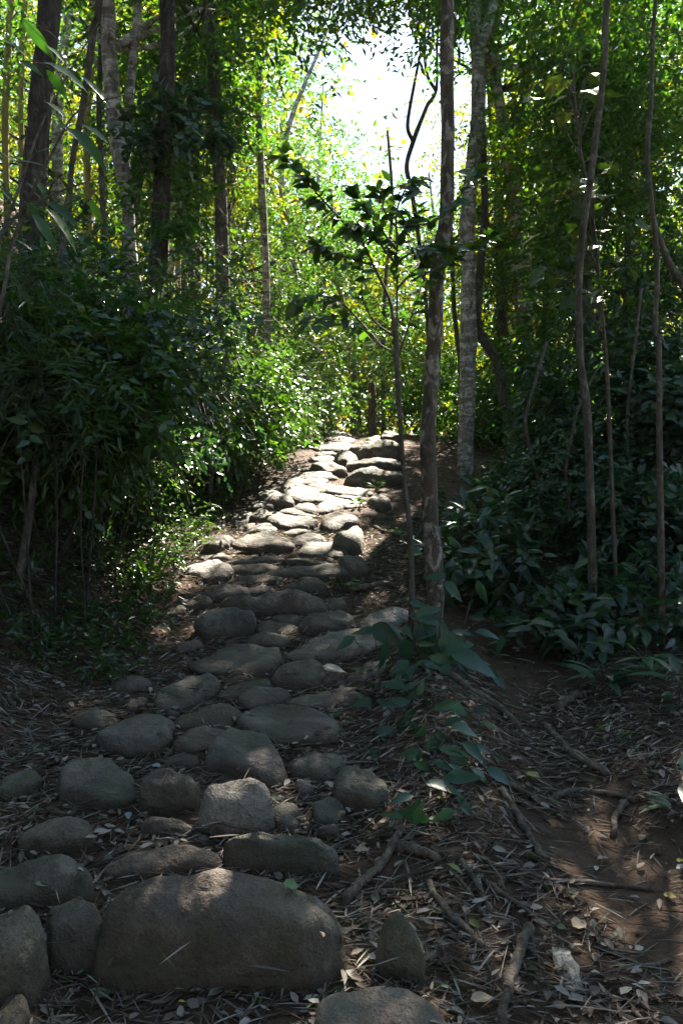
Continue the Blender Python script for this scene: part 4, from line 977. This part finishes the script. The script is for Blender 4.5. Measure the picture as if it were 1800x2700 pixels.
link('stems', tubes('stems', stemP, base, 5), MATS['bark_thin'], cre)

# long leaves reaching in at the top left
LL = [(105,85,190,52),(5,185,130,20),(265,205,100,8),(90,280,120,25),(215,320,160,52),(200,285,220,22),(370,345,180,38),(200,465,130,25),(270,560,160,35),(330,590,220,42),(375,570,160,30),(155,815,120,50),(215,920,190,33),(210,950,210,45),(150,975,210,50),(120,930,80,40),(55,740,130,-5),(410,915,110,60),(0,860,110,40),(210,210,110,30),(570,1040,90,35),(60,1100,90,15),(0,700,110,25),(170,700,100,-20)]
base = np.array([-2.35, 3.9, 0.]); base[2] = float(H(base[0], base[1]))
lb = empty('long_leaved_shrub', base, 'shrub with long pointed leaves reaching in at the top left', 'shrub')
longl = [leaf_shape('long_leaf', 1, .24, .45, .2, .18, .03, 9, 1.5), leaf_shape('long_leaf', 1, .3, .4, .25, .28, .03, 9, 1.4)]
g = np.random.default_rng(302)
st = []
for px in ([(-60, 900), (0, 640), (50, 500), (110, 330), (190, 180), (260, 60)], [(-60, 800), (20, 600), (90, 540), (170, 500), (260, 470)], [(-40, 950), (40, 620), (140, 400), (210, 290), (330, 250)]):
    q = [base] + [at(a, b, 3.6 + .1 * k) for k, (a, b) in enumerate(px)]
    st.append(smooth_tube(np.array(q), np.linspace(.012, .003, len(q))))
link('stems', tubes('stems', st, base, 6), MATS['bark_thin'], lb)
pet = []
allst = np.vstack([s[0] for s in st])
for k, (x, y, ln, an) in enumerate(LL):
    px, py = x * .574, y * .574
    Yd = 3.7 + g.uniform(-.2, .3); P = at(px, py, Yd); a = R(an); s = ln * .574 * Yd / F * 1.1
    D = np.array([math.cos(a), g.uniform(-.4, .3), -math.sin(a)]); N = np.array([g.normal(0, .3), -.45, .9])
    put_leaf(longl[k % 2], MATS['leaf_long'], lb, base, P, D, N, s)
    nr = allst[np.argmin(np.linalg.norm(allst - P, axis=1))]
    pet.append((spline([nr, (nr + P) / 2 + [0, 0, .03], P], 5), np.full(5, .002)))
link('petioles', tubes('petioles', pet, base, 4), MATS['bark_thin'], lb)

# lobed yellow-green leaves in front of the right wood
def lobed_leaf():
    pr = [(0, 0), (.12, .2), (.0, .42), (.30, .30), (.42, .52), (.58, .26), (1, 0)]
    top_ = [(x, y) for x, y in pr]; bot = [(x, -y) for x, y in pr[1:-1]][::-1]
    ring = top_ + bot
    V = [(x, y, .12 * abs(y) - .18 * x * x) for x, y in ring] + [(.35, 0, -.02)]
    c = len(ring)
    return mesh_mixed('lobed_leaf', np.array(V), np.zeros((0, 4), int), np.array([(c, k, (k + 1) % c) for k in range(c)]), False)
lob = lobed_leaf()
base = np.array([2.05, 6.0, 0]); base[2] = float(H(base[0], base[1]))
lt = empty('lobed_leaved_tree', base, 'slim young tree with large lobed yellow-green leaves right of the thin leaning trunk', 'tree')
g = np.random.default_rng(303)
tp = [(1622, 1560), (1612, 1300), (1600, 1000), (1580, 760), (1560, 560), (1530, 400), (1515, 260), (1510, 180)]
q = np.array([[base[0], base[1], base[2] - .05]] + [at(a, b, 6.0) for a, b in tp])
Pq, rq = smooth_tube(q, np.linspace(.02, .005, len(q)))
link('trunk', tubes('trunk', [(Pq, rq)], base, 7, .05), MATS['bark_thin'], lt)
brs = []
for k in range(72):
    py = [g.uniform(180, 300), g.uniform(430, 560), g.uniform(700, 830), g.uniform(430, 830)][k % 4]
    px = 1520 + (py - 400) * .06 + g.normal(0, 62)
    P = at(px, py, 6.0 + g.normal(0, .3))
    nr = Pq[np.argmin(np.abs(Pq[:, 2] - P[2] + .25))]
    out = P - nr; out[2] = 0
    brs.append((spline([nr, (nr + P) / 2 + [0, 0, .06], P], 6), np.linspace(.004, .002, 6)))
    put_leaf(lob, MATS['leaf_lobed'], lt, base, P, nrm(out) + np.array([0, 0, -.3]) + g.normal(0, .25, 3), np.array([0, -.4, 1.]) + g.normal(0, .3, 3), g.uniform(.11, .18))
link('branches', tubes('branches', brs, base, 4), MATS['bark_thin'], lt)

leaf_mat('leaf_bush', [(0, (.014, .040, .022)), (.6, (.026, .064, .030)), (.93, (.045, .09, .03)), (1, (.11, .11, .03))], .3, (1.8, 2.2, .8), rough=.33, per_object=True, spec=.8)
bush_leaf = [leaf_shape('bush_leaf', 1, .42, .4, .28, .22, .02, 7, 1.5), leaf_shape('bush_leaf', 1, .40, .45, .2, .35, .03, 7, 1.4)]
# broad-leaved dark plants on the right bank
RB = [
 ('dark broad-leaved bush beside the foot of the tall mottled trunk', 1260, 1440, 6.4, (.42, .4, .38)), ('dark broad-leaved bush in the middle of the right bank', 1400, 1520, 6.0, (.40, .38, .30)),
 ('low broad-leaved plant at the edge of the side trail below the thin leaning trunk', 1500, 1650, 5.5, (.30, .3, .16)), ('dark broad-leaved bush just under the crooked trunk', 1330, 1370, 7.4, (.5, .45, .34)),
 ('low dark plant left of the kinked trunk on the right', 1640, 1600, 5.9, (.36, .34, .2)), ('dark plant against the right edge at trunk-foot height', 1780, 1620, 5.4, (.32, .3, .22)),
]
for n_, (lab, px, py, Yd, rd) in enumerate(RB):
    shrub('broadleaf_bush', lab, at(px, py, Yd), rd, 7, 'leaf_dark', .15, .062, 200 + n_, 'broad-leaved bushes on the right bank', 'bush', limbs=13, per=5, twl=.22, stems=5, pick=110)
for n_, (lab, px, py, Yd, rd) in enumerate([('dark tangle of leaves at the very foot of the tall mottled trunk', 1085, 1830, 4.72, (.22, .16, .2)), ('dark leafy tuft on the mound left of the tall mottled trunk', 1010, 1890, 4.45, (.18, .14, .11)), ('small leafy tuft hanging over the litter slope under the creeping plant', 1130, 2010, 4.15, (.15, .14, .08))]):
    shrub('leafy_tuft', lab, at(px, py, Yd), rd, 5, 'leaf_dark', .085, .036, 240 + n_, 'tufts at the foot of the tall trunk', 'plant', limbs=24, per=5, twl=.14, stems=6, spread=.45, pick=60)

# low plants with separate long leaves on the right
def rosette(name, label, px, py, Yd, nl, L, me, mat, up=.7, seed=0, cat='plant', group=None, h=.12):
    g = np.random.default_rng(seed)
    b = at(px, py, Yd); b[2] = float(H(b[0], b[1]))
    root = empty(name, b, label, cat, group)
    st = []
    for k in range(nl):
        a = k * 2.4 + g.uniform(-.3, .3); hh = g.uniform(.1, 1) * h
        d = np.array([math.cos(a), math.sin(a), 0])
        P = b + np.array([0, 0, hh]) + d * .05
        st.append((np.array([b - [0, 0, .02], b + [0, 0, hh * .7], P]), np.array([.004, .003, .002])))
        put_leaf(me[k % len(me)], mat, root, b, P, d + [0, 0, up * g.uniform(.2, 1.)], np.array([0, 0, 1.]) - d * .3 + g.normal(0, .15, 3), L * g.uniform(.7, 1.2))
    link('stems', tubes('stems', st, b, 4), MATS['bark_thin'], root)
    return root
dl = [leaf_shape('lance_leaf', 1, .26, .45, .2, .3, .02, 8, 1.5)]
for n_, (lab, px, py, Yd, nl, L) in enumerate([
 ('dark lance-leaved plant on the right bank above the side trail', 1590, 1830, 4.6, 22, .20), ('lance-leaved plant beside the kinked trunk', 1700, 1800, 4.7, 20, .2), ('lance-leaved plant at the right edge above the side trail', 1790, 1850, 4.3, 16, .2),
 ('lance-leaved plant low at the right edge among the litter', 1800, 2120, 3.3, 14, .15), ('small lance-leaved plant at the bank edge left of the others', 1520, 1800, 4.9, 12, .15), ('dark plant on the bank behind the lance-leaved ones', 1640, 1720, 5.2, 18, .19)]):
    rosette('lance_leaved_plant', lab, px, py, Yd, nl, L, dl, MATS['leaf_creeper'], .7, 600 + n_, group='lance-leaved plants on the right bank', h=.2)
strap = [leaf_shape('strap_leaf', 1, .09, .4, .3, .25, .01, 8, 1.3)]
MATS['strap'] = plain_leaf('strap', (.06, .16, .015), .5, .4)
rosette('strap_leaved_plant', 'bright green strap-leaved plant on the left bank below the mossy boulder', 395, 1410, 6.3, 9, .42, strap, MATS['strap'], 2.2, 611, h=.05)
sd = [leaf_shape('seedling_leaf', 1, .4, .4, .2, .25, .02, 6, 1.4)]
MATS['seedling'] = plain_leaf('seedling', (.05, .13, .015), .45, .4)
for n_, (lab, px, py, Yd, nl, L) in enumerate([
 ('small bright seedling growing among the stones right of the upper path', 945, 1345, 9.0, 14, .10), ('seedling in the soil right of the big upper step', 990, 1290, 9.9, 14, .10), ('leafy twig lying on the right edge of the stones midway up', 905, 1560, 6.3, 16, .10),
 ('small seedling beside the worn soil right of the mossy stone', 1000, 1475, 7.2, 9, .09), ('low green sprig on the litter left of the lower stones', 325, 1800, 4.7, 12, .10), ('little seedling standing in the side trail on the right', 1620, 1950, 4.0, 7, .08), ('green seedling under the path top beside the boulders', 975, 1205, 12.9, 14, .14)]):
    rosette('seedling', lab, px, py, Yd, nl, L, sd, MATS['seedling'] if n_ not in (4,) else MATS['leaf_creeper'], .8, 620 + n_, group='seedlings about the path', h=.1)
# palm fronds catching the light in the right wood
MATS['palm'] = plain_leaf('palm', (.10, .19, .02), .5, .35)
rosette('palm', 'young palm with narrow sunlit leaflets in the dark right wood', 1650, 1230, 9.2, 26, .62, strap, MATS['palm'], 2.6, 640, 'palm', h=.7)
# dried frond hanging on the thick dark trunk
g = np.random.default_rng(305)
b = at(155, 470, 6.6)
fr = empty('dried_frond', b, 'brown dried frond caught on the thick dark trunk at the left', 'dead leaf')
MATS['dried'] = plain_leaf('dried', (.12, .065, .035), .2, .6)
for k in range(16):
    put_leaf(strap[0].copy() if k == 0 else bpy.data.meshes['dry_strap'], MATS['dried'], fr, b, b + g.normal(0, .02, 3), [math.cos(k * .35 - 1.2) * .8, -.35, math.sin(k * .9) * .45 - .35], [0, -.3, 1.], g.uniform(.2, .34)) if False else None
ds = leaf_shape('dry_strap', 1, .12, .4, .3, .7, .02, 8, 1.3)
for k in range(16):
    put_leaf(ds, MATS['dried'], fr, b, b + g.normal(0, .02, 3), [math.cos(k * .38 - 1.0), -.3, math.sin(k * 1.3) * .4 - .2], [0, -.2, 1.], g.uniform(.18, .3))

# ------------------------------------------------------------------ roots and sticks
def h8(l): return [(900 + x * .574, 2000 + y * .574) for x, y in l]
def h6(l): return [(900 + x * .574, 1400 + y * .574) for x, y in l]
ROOTS = [
 ('thick brown root running down beside the big front step', h8([(20,660),(120,570),(200,490),(250,400),(272,345)]), 20), ('short mossy log-like root stub right of the front step', h8([(262,440),(340,452),(442,472)]), 24),
 ('curved root crossing the litter below the mossy stub', h8([(395,575),(450,680),(560,780),(660,890)]), 17), ('long greenish root on the slope under the creeping plant', h8([(730,150),(800,260),(860,360),(912,472)]), 17),
 ('root between the mossy stub and the side trail', h8([(540,470),(620,600),(690,725)]), 15), ('thin root beside the log stub pointing to the front', h8([(490,510),(600,640),(682,775)]), 11),
 ('smooth dark stick lying at the bottom right of the front step', h8([(862,800),(800,940),(762,1100),(735,1240)]), 25), ('thin root running right across the litter slope', h8([(600,450),(740,510),(860,545),(975,580),(1200,590),(1440,610)]), 11),
 ('arched root across the bare soil of the side trail', h8([(965,175),(1080,152),(1230,172),(1345,208)]), 13), ('short stub of root bending down on the side trail', h8([(1305,208),(1262,270),(1250,362)]), 16),
 ('thin root above the litter slope under the tall trunk', h8([(700,90),(850,168),(912,214)]), 11), ('root along the upper side trail', h8([(1055,-5),(1120,48),(1225,92)]), 14), ('root in the middle of the litter slope', h8([(670,585),(800,690),(910,780)]), 12),
 ('long root leading from the tall trunk down the side trail', h6([(500,670),(600,745),(700,805),(825,915)]), 15), ('long dark root slanting across the side trail', h6([(925,890),(1010,990),(1110,1070),(1235,1140)]), 15), ('dark looping root among the litter at the lower right', h8([(1160,800),(1190,865),(1300,930),(1400,965),(1520,930)]), 11),
 ('root at the bottom right corner of the litter', h8([(1265,1055),(1320,1140),(1380,1230)]), 12), ('pale broken branch on the soil below the right bank', h6([(990,830),(1040,795),(1095,765)]), 18), ('dark flat stick on the soil right of the middle stones', [(925, 1562), (975, 1552), (1040, 1548)], 15), ('thin root crossing the soil right of the mossy stone', [(985, 1392), (1020, 1405), (1065, 1420)], 7),
]
g = np.random.default_rng(401)
for n_, (lab, pxs, w) in enumerate(ROOTS):
    q = np.array([hit(a, b) for a, b in pxs]); q[:, 2] = H(q[:, 0], q[:, 1])
    wr = 1.35 * w * q[:, 1].mean() / F / 2
    Pq = spline(q, len(q) * 7); m = len(Pq)
    Pq[:, 0] += .008 * vnoise(np.arange(m) * .5, np.full(m, n_ * 3.3), 51); Pq[:, 2] = Hf(Pq[:, 0], Pq[:, 1]) + wr * (.95 + .35 * vnoise(np.arange(m) * .35, np.full(m, n_ * 1.7), 52))
    Pq[0, 2] -= wr * 1.2; Pq[-1, 2] -= wr * 1.2
    rq = wr * (1 - .25 * np.linspace(0, 1, m)) * (1 + .15 * vnoise(np.arange(m) * .7, np.full(m, n_ * 2.2), 53))
    b = q[0]
    stick = 'stick' in lab or 'branch' in lab
    tag(link('fallen_stick' if stick else 'root', tubes('root', [(Pq, rq)], b, 8, .10), MATS['root'], None, b), lab, 'stick' if stick else 'root', 'roots and sticks in the litter')

# ------------------------------------------------------------------ leaf litter
g = np.random.default_rng(500)
def litter_points(n, ylo, yhi, xlo, xhi, pw=1.0):
    y = ylo + (yhi - ylo) * g.uniform(0, 1, n) ** pw; x = g.uniform(xlo, xhi, n)
    return x, y
xs, ys = [], []
for n_, a in ((32000, (1.6, 4.6, -2.4, 2.6)), (30000, (4.6, 8.5, -3.8, 3.6)), (5000, (8.5, 14.5, -3.5, 4.0))):
    x, y = litter_points(n_, *a); xs.append(x); ys.append(y)
for c_, th_, rad_ in PLAN:                 # leaves gather in the joints round each stone
    m_ = int(40 + 330 * rad_.mean()) if c_[1] < 7.5 else 25
    a_ = g.uniform(0, 2 * np.pi, m_); q_ = np.interp(a_, th_, rad_, period=2 * np.pi) + g.exponential(.035, m_) - .005
    xs.append(c_[0] + np.cos(a_) * q_); ys.append(c_[1] + np.sin(a_) * q_)
x = np.concatenate(xs); y = np.concatenate(ys)
s = on_stone(x, y)
bare = vnoise(x * 1.3, y * 1.3, 61) * .6 + vnoise(x * 3.1, y * 3.1, 62) * .4
trail = np.exp(-((x - 1.12 + .1 * np.sin(y * 2)) ** 2) / .2) * (y < 6.8)          # trodden soil of the side trail
keep = ((s < 0.0) | ((s < .12) & (g.uniform(0, 1, len(x)) < .25)) | (g.uniform(0, 1, len(x)) < .012)) & ((bare > -.6 + 1.0 * trail) | (g.uniform(0, 1, len(x)) < .2))
x, y, s = x[keep], y[keep], s[keep]; n = len(x)
kind = g.uniform(0, 1, n)
L = np.where(kind < .62, g.uniform(.05, .19, n) * g.uniform(.7, 1.15, n), np.where(kind < .88, g.uniform(.025, .06, n), g.uniform(.06, .2, n)))
W = np.where(kind < .62, g.uniform(.003, .010, n), np.where(kind < .88, L * g.uniform(.35, .6, n), g.uniform(.003, .006, n)))
ang = g.uniform(0, 2 * np.pi, n); ang = np.where(g.uniform(0, 1, n) < .45, g.normal(.25, .5, n), ang)
d2 = np.stack([np.cos(ang), np.sin(ang)], 1)
x2, y2 = x + d2[:, 0] * L, y + d2[:, 1] * L
zt = Hf(x2, y2) + packed(on_stone(x2, y2)); z0 = Hf(x, y) + packed(s)
lift = g.uniform(.003, .022, n)
D = np.column_stack([d2 * L[:, None], zt - z0 + g.normal(0, .006, n)])
P = np.column_stack([x, y, z0 + lift])
N = np.column_stack([g.normal(0, .35, n), g.normal(0, .35, n), np.ones(n)])
# on stones the pieces rest on the stone
rise = np.clip(s, 0, 1) > 0
tmp = np.zeros(n)
if rise.any():
    dg = bpy.context.evaluated_depsgraph_get(); dg.update()
    for k in np.nonzero(rise)[0]:
        ok_, loc, nn, *_ = scene.ray_cast(dg, Vector((x[k], y[k], z0[k] + .7)), Vector((0, 0, -1)), distance=.75)
        if ok_ : P[k, 2] = max(loc.z + .004, z0[k]) if loc.z - z0[k] < .42 else z0[k] - .3
rnd = np.clip(g.beta(1.7, 1.5, n), 0, 1); rnd = np.where(g.uniform(0, 1, n) < .05, g.uniform(.93, 1, n), rnd * .9)
lit = link('leaf_litter', leaf_mesh('leaf_litter', P, D, N, L, W, rnd, rounded=True, fold=.35, curl=.06), MATS['litter'])
tag(lit, 'carpet of dry bamboo leaves and scraps on the forest floor', 'leaf litter', None, 'stuff')

# fallen leaves that stand out one by one
MATS['fl_yellow'] = plain_leaf('fl_yellow', (.42, .33, .05)); MATS['fl_olive'] = plain_leaf('fl_olive', (.22, .24, .07)); MATS['fl_green'] = plain_leaf('fl_green', (.11, .19, .08))
MATS['fl_pale'] = plain_leaf('fl_pale', (.36, .38, .32)); MATS['fl_tan'] = plain_leaf('fl_tan', (.34, .26, .17)); MATS['fl_blue'] = plain_leaf('fl_blue', (.30, .36, .38)); MATS['fl_straw'] = plain_leaf('fl_straw', (.55, .5, .4))
def g7(x, y): return (x * .574, 2000 + y * .574)
FL = [
 ('yellow torn leaf on the litter left of the upright pointed rock', h8([(105, 925)])[0], 75, 60, 'fl_yellow'), ('olive-yellow curled leaf lying beside the mossy root stub', h8([(490, 510)])[0], 95, 50, 'fl_olive'), ('round yellow leaf on the side trail at the right edge', h8([(1475, 650)])[0], 62, 20, 'fl_yellow'),
 ('bright yellow leaf touching the right edge of the litter', h8([(1535, 495)])[0], 55, -20, 'fl_yellow'), ('pale green leaf on the litter above the lowest flat stone', h8([(452, 1075)])[0], 62, 10, 'fl_green'), ('small green leaf on the litter in the middle of the side trail', h8([(985, 800)])[0], 48, 10, 'fl_green'),
 ('small upright green leaf near the dark looping root', h8([(1255, 845)])[0], 48, -70, 'fl_green'), ('pale grey-green leaf on the litter right of the looping root', h8([(1325, 905)])[0], 50, -70, 'fl_pale'), ('curled tan leaf on the soil of the side trail', h8([(1060, 800)])[0], 100, -35, 'fl_tan'), ('long tan leaf beside the smooth dark stick', h8([(590, 1140)])[0], 130, -15, 'fl_tan'),
 ('large tan dry leaf on the right of the side trail', h8([(1370, 400)])[0], 115, -60, 'fl_tan'), ('green leaf fallen at the foot of the big front step', g7(460, 1030), 85, -30, 'fl_green'), ('yellow leaf lying in front of the big front step', g7(1030, 1105), 85, -15, 'fl_yellow'), ('tiny yellow leaf on the soil below the big front step', g7(835, 1095), 40, 0, 'fl_yellow'),
 ('green willow-like leaf on top of the big front step', g7(1295, 602), 82, -3, 'fl_green'), ('pale grey leaf in the gap beside the square stone', g7(605, 200), 70, 75, 'fl_blue'), ('pale leaf in front of the wide left stone', g7(285, 240), 75, -10, 'fl_pale'), ('bluish white leaf behind the square stone', g7(700, 55), 50, -20, 'fl_blue'),
 ('pale green leaf on the upper side trail', h8([(845, 85)])[0], 80, 40, 'fl_olive'), ('white dry leaf pair on the stone below the pale stone', (848, 1764), 78, -8, 'fl_straw'), ('straw-white dry leaf under the leaf pair below the pale stone', (850, 1772), 60, -25, 'fl_straw'), ('big tan leaf on the right bank edge above the side trail', h6([(1230, 1040)])[0], 85, -55, 'fl_tan'),
 ('small green leaf lying on the broad flat stone', (590, 1722), 18, 0, 'fl_green'), ('greenish leaf in the joint below the broad flat stone', (600, 1792), 34, 0, 'fl_green'), ('yellow lobed leaf under the creeping plant', h8([(430, 205)])[0], 60, 10, 'fl_olive'), ('narrow pale leaf stuck upright in the bare soil', h8([(1165, 540)])[0], 75, -65, 'fl_pale'),
]
fm = [leaf_shape('fallen_leaf', 1, .5, .42, .3, .12, .05, 7, 1.5), leaf_shape('fallen_leaf', 1, .34, .42, .35, .15, .05, 7, 1.4), leaf_shape('fallen_leaf', 1, .75, .42, .22, .1, .06, 7, 2.0)]
dg = bpy.context.evaluated_depsgraph_get(); dg.update()
hidden = [o for o in COL.objects if o.name.startswith('leaf_litter')]
for n_, (lab, (px, py), ln, an, mt) in enumerate(FL):
    o3 = np.array([0, 0, EYE]); d = nrm(ray(px, py)); P = hit(px, py)
    # rest on whatever stone or soil lies there
    org = Vector((P[0], P[1], P[2] + .9)); zz = P[2]
    for c, th, rad in PLAN:
        dd = math.hypot(P[0] - c[0], P[1] - c[1])
        if dd < 1.5 * rad.max():
            for t_ in np.linspace(max(P[1] - 1.2, 1.5), P[1], 60):
                pass
    best = None
    tt = np.linspace(1.5, np.linalg.norm(P - o3) + .05, 700)
    for ob in path_root.children:
        inv = ob.matrix_world.inverted()
        ok_, loc, nn, _ = ob.ray_cast(inv @ Vector(o3), (inv.to_3x3() @ Vector(d)).normalized())
        if ok_:
            w_ = ob.matrix_world @ loc
            if best is None or w_.y < best[0].y: best = (w_, ob.matrix_world.to_3x3() @ nn)
    nv = np.array([0, 0, 1.])
    if best is not None and best[0].y < P[1]:
        P = np.array(best[0]); nv = nrm(np.array(best[1]) + [0, 0, .6])
        if best[1].z < .55: P[1] -= .05; P[2] = float(Hf(P[0], P[1])); nv = np.array([0, 0, 1.])
    s_ = ln * .574 * P[1] / F * (.95 if mt != 'fl_straw' else 1.6)
    a = R(-an); D = np.array([math.cos(a), math.sin(a), 0]); D = D - nv * (D @ nv)
    me = fm[n_ % 3] if mt not in ('fl_straw', 'fl_pale') else fm[1]
    me = me.copy(); me.materials.clear(); me.materials.append(MATS[mt])
    ob = link('fallen_leaf', me, None)
    ob.matrix_world = Matrix.Translation(Vector(P + nv * .022)) @ basis(D, nv + np.array([.12 * math.sin(n_), -.25, 0])) @ Matrix.Scale(s_, 4)
    tag(ob, lab, 'fallen leaf', 'fallen leaves that stand out')
# the pale bark chip
cp = hit(*h8([(1040, 1000)])[0])
me = mesh_mixed('bark_chip', np.array([(x * .055, y * .17, .012 + .012 * math.sin(y * 5 + x * 2) + dz) for dz in (0, .012) for y in np.linspace(-.5, .5, 7) for x in (-.6 - .1 * math.sin(y * 9), -.1, .5 + .12 * math.cos(y * 13))]),
   np.array([(a * 3 + b, a * 3 + b + 1, a * 3 + b + 4, a * 3 + b + 3) for a in range(6) for b in range(2)] + [(21 + a * 3 + b, 21 + a * 3 + b + 1, 21 + a * 3 + b + 4, 21 + a * 3 + b + 3) for a in range(6) for b in range(2)]
            + [(a * 3, a * 3 + 3, a * 3 + 24, a * 3 + 21) for a in range(6)] + [(a * 3 + 2, a * 3 + 5, a * 3 + 26, a * 3 + 23) for a in range(6)]), np.zeros((0, 3), int), False)
chip = link('bark_chip', me, MATS['bark_pale'], None, cp); chip.rotation_euler = (.15, 0, .05)
tag(chip, 'pale flake of bark lying on the litter at the lower right', 'bark')
# the weathered post at the top of the path
pp = at(980, 1150, 15.2); pp[2] = float(H(pp[0], pp[1]))
post = empty('wooden_post', pp, 'dark weathered wooden post at the top of the path', 'post')
hp = [at(px, py, 15.2) for px, py in ((980, 1160), (981, 1100), (979, 1010))]; hp[0][2] = pp[2] - .15
link('shaft', tubes('shaft', [smooth_tube(np.array(hp), np.array([.075, .072, .07]))], pp, 10, .06), MATS['wood_post'], post)

# thin forest haze that the light shafts show
hz = link('haze', mesh_mixed('haze', np.array([(x, y, z) for z in (-14., 24.) for x, y in ((-170, -70), (170, -70), (170, 270), (-170, 270))], float),
     np.array([(3, 2, 1, 0), (4, 5, 6, 7), (0, 1, 5, 4), (1, 2, 6, 5), (2, 3, 7, 6), (3, 0, 4, 7)]), np.zeros((0, 3), int), False), None)
hm, ht, hout = new_mat('haze')
pv = node(ht, 'ShaderNodeVolumePrincipled', i_Density=HAZE, i_Anisotropy=.4, i_Color=(.93, .96, 1.0, 1))
ht.links.new(pv.outputs[0], hout.inputs['Volume']); hz.data.materials.append(hm)
tag(hz, 'faint haze hanging in the air of the forest', 'haze', None, 'stuff')
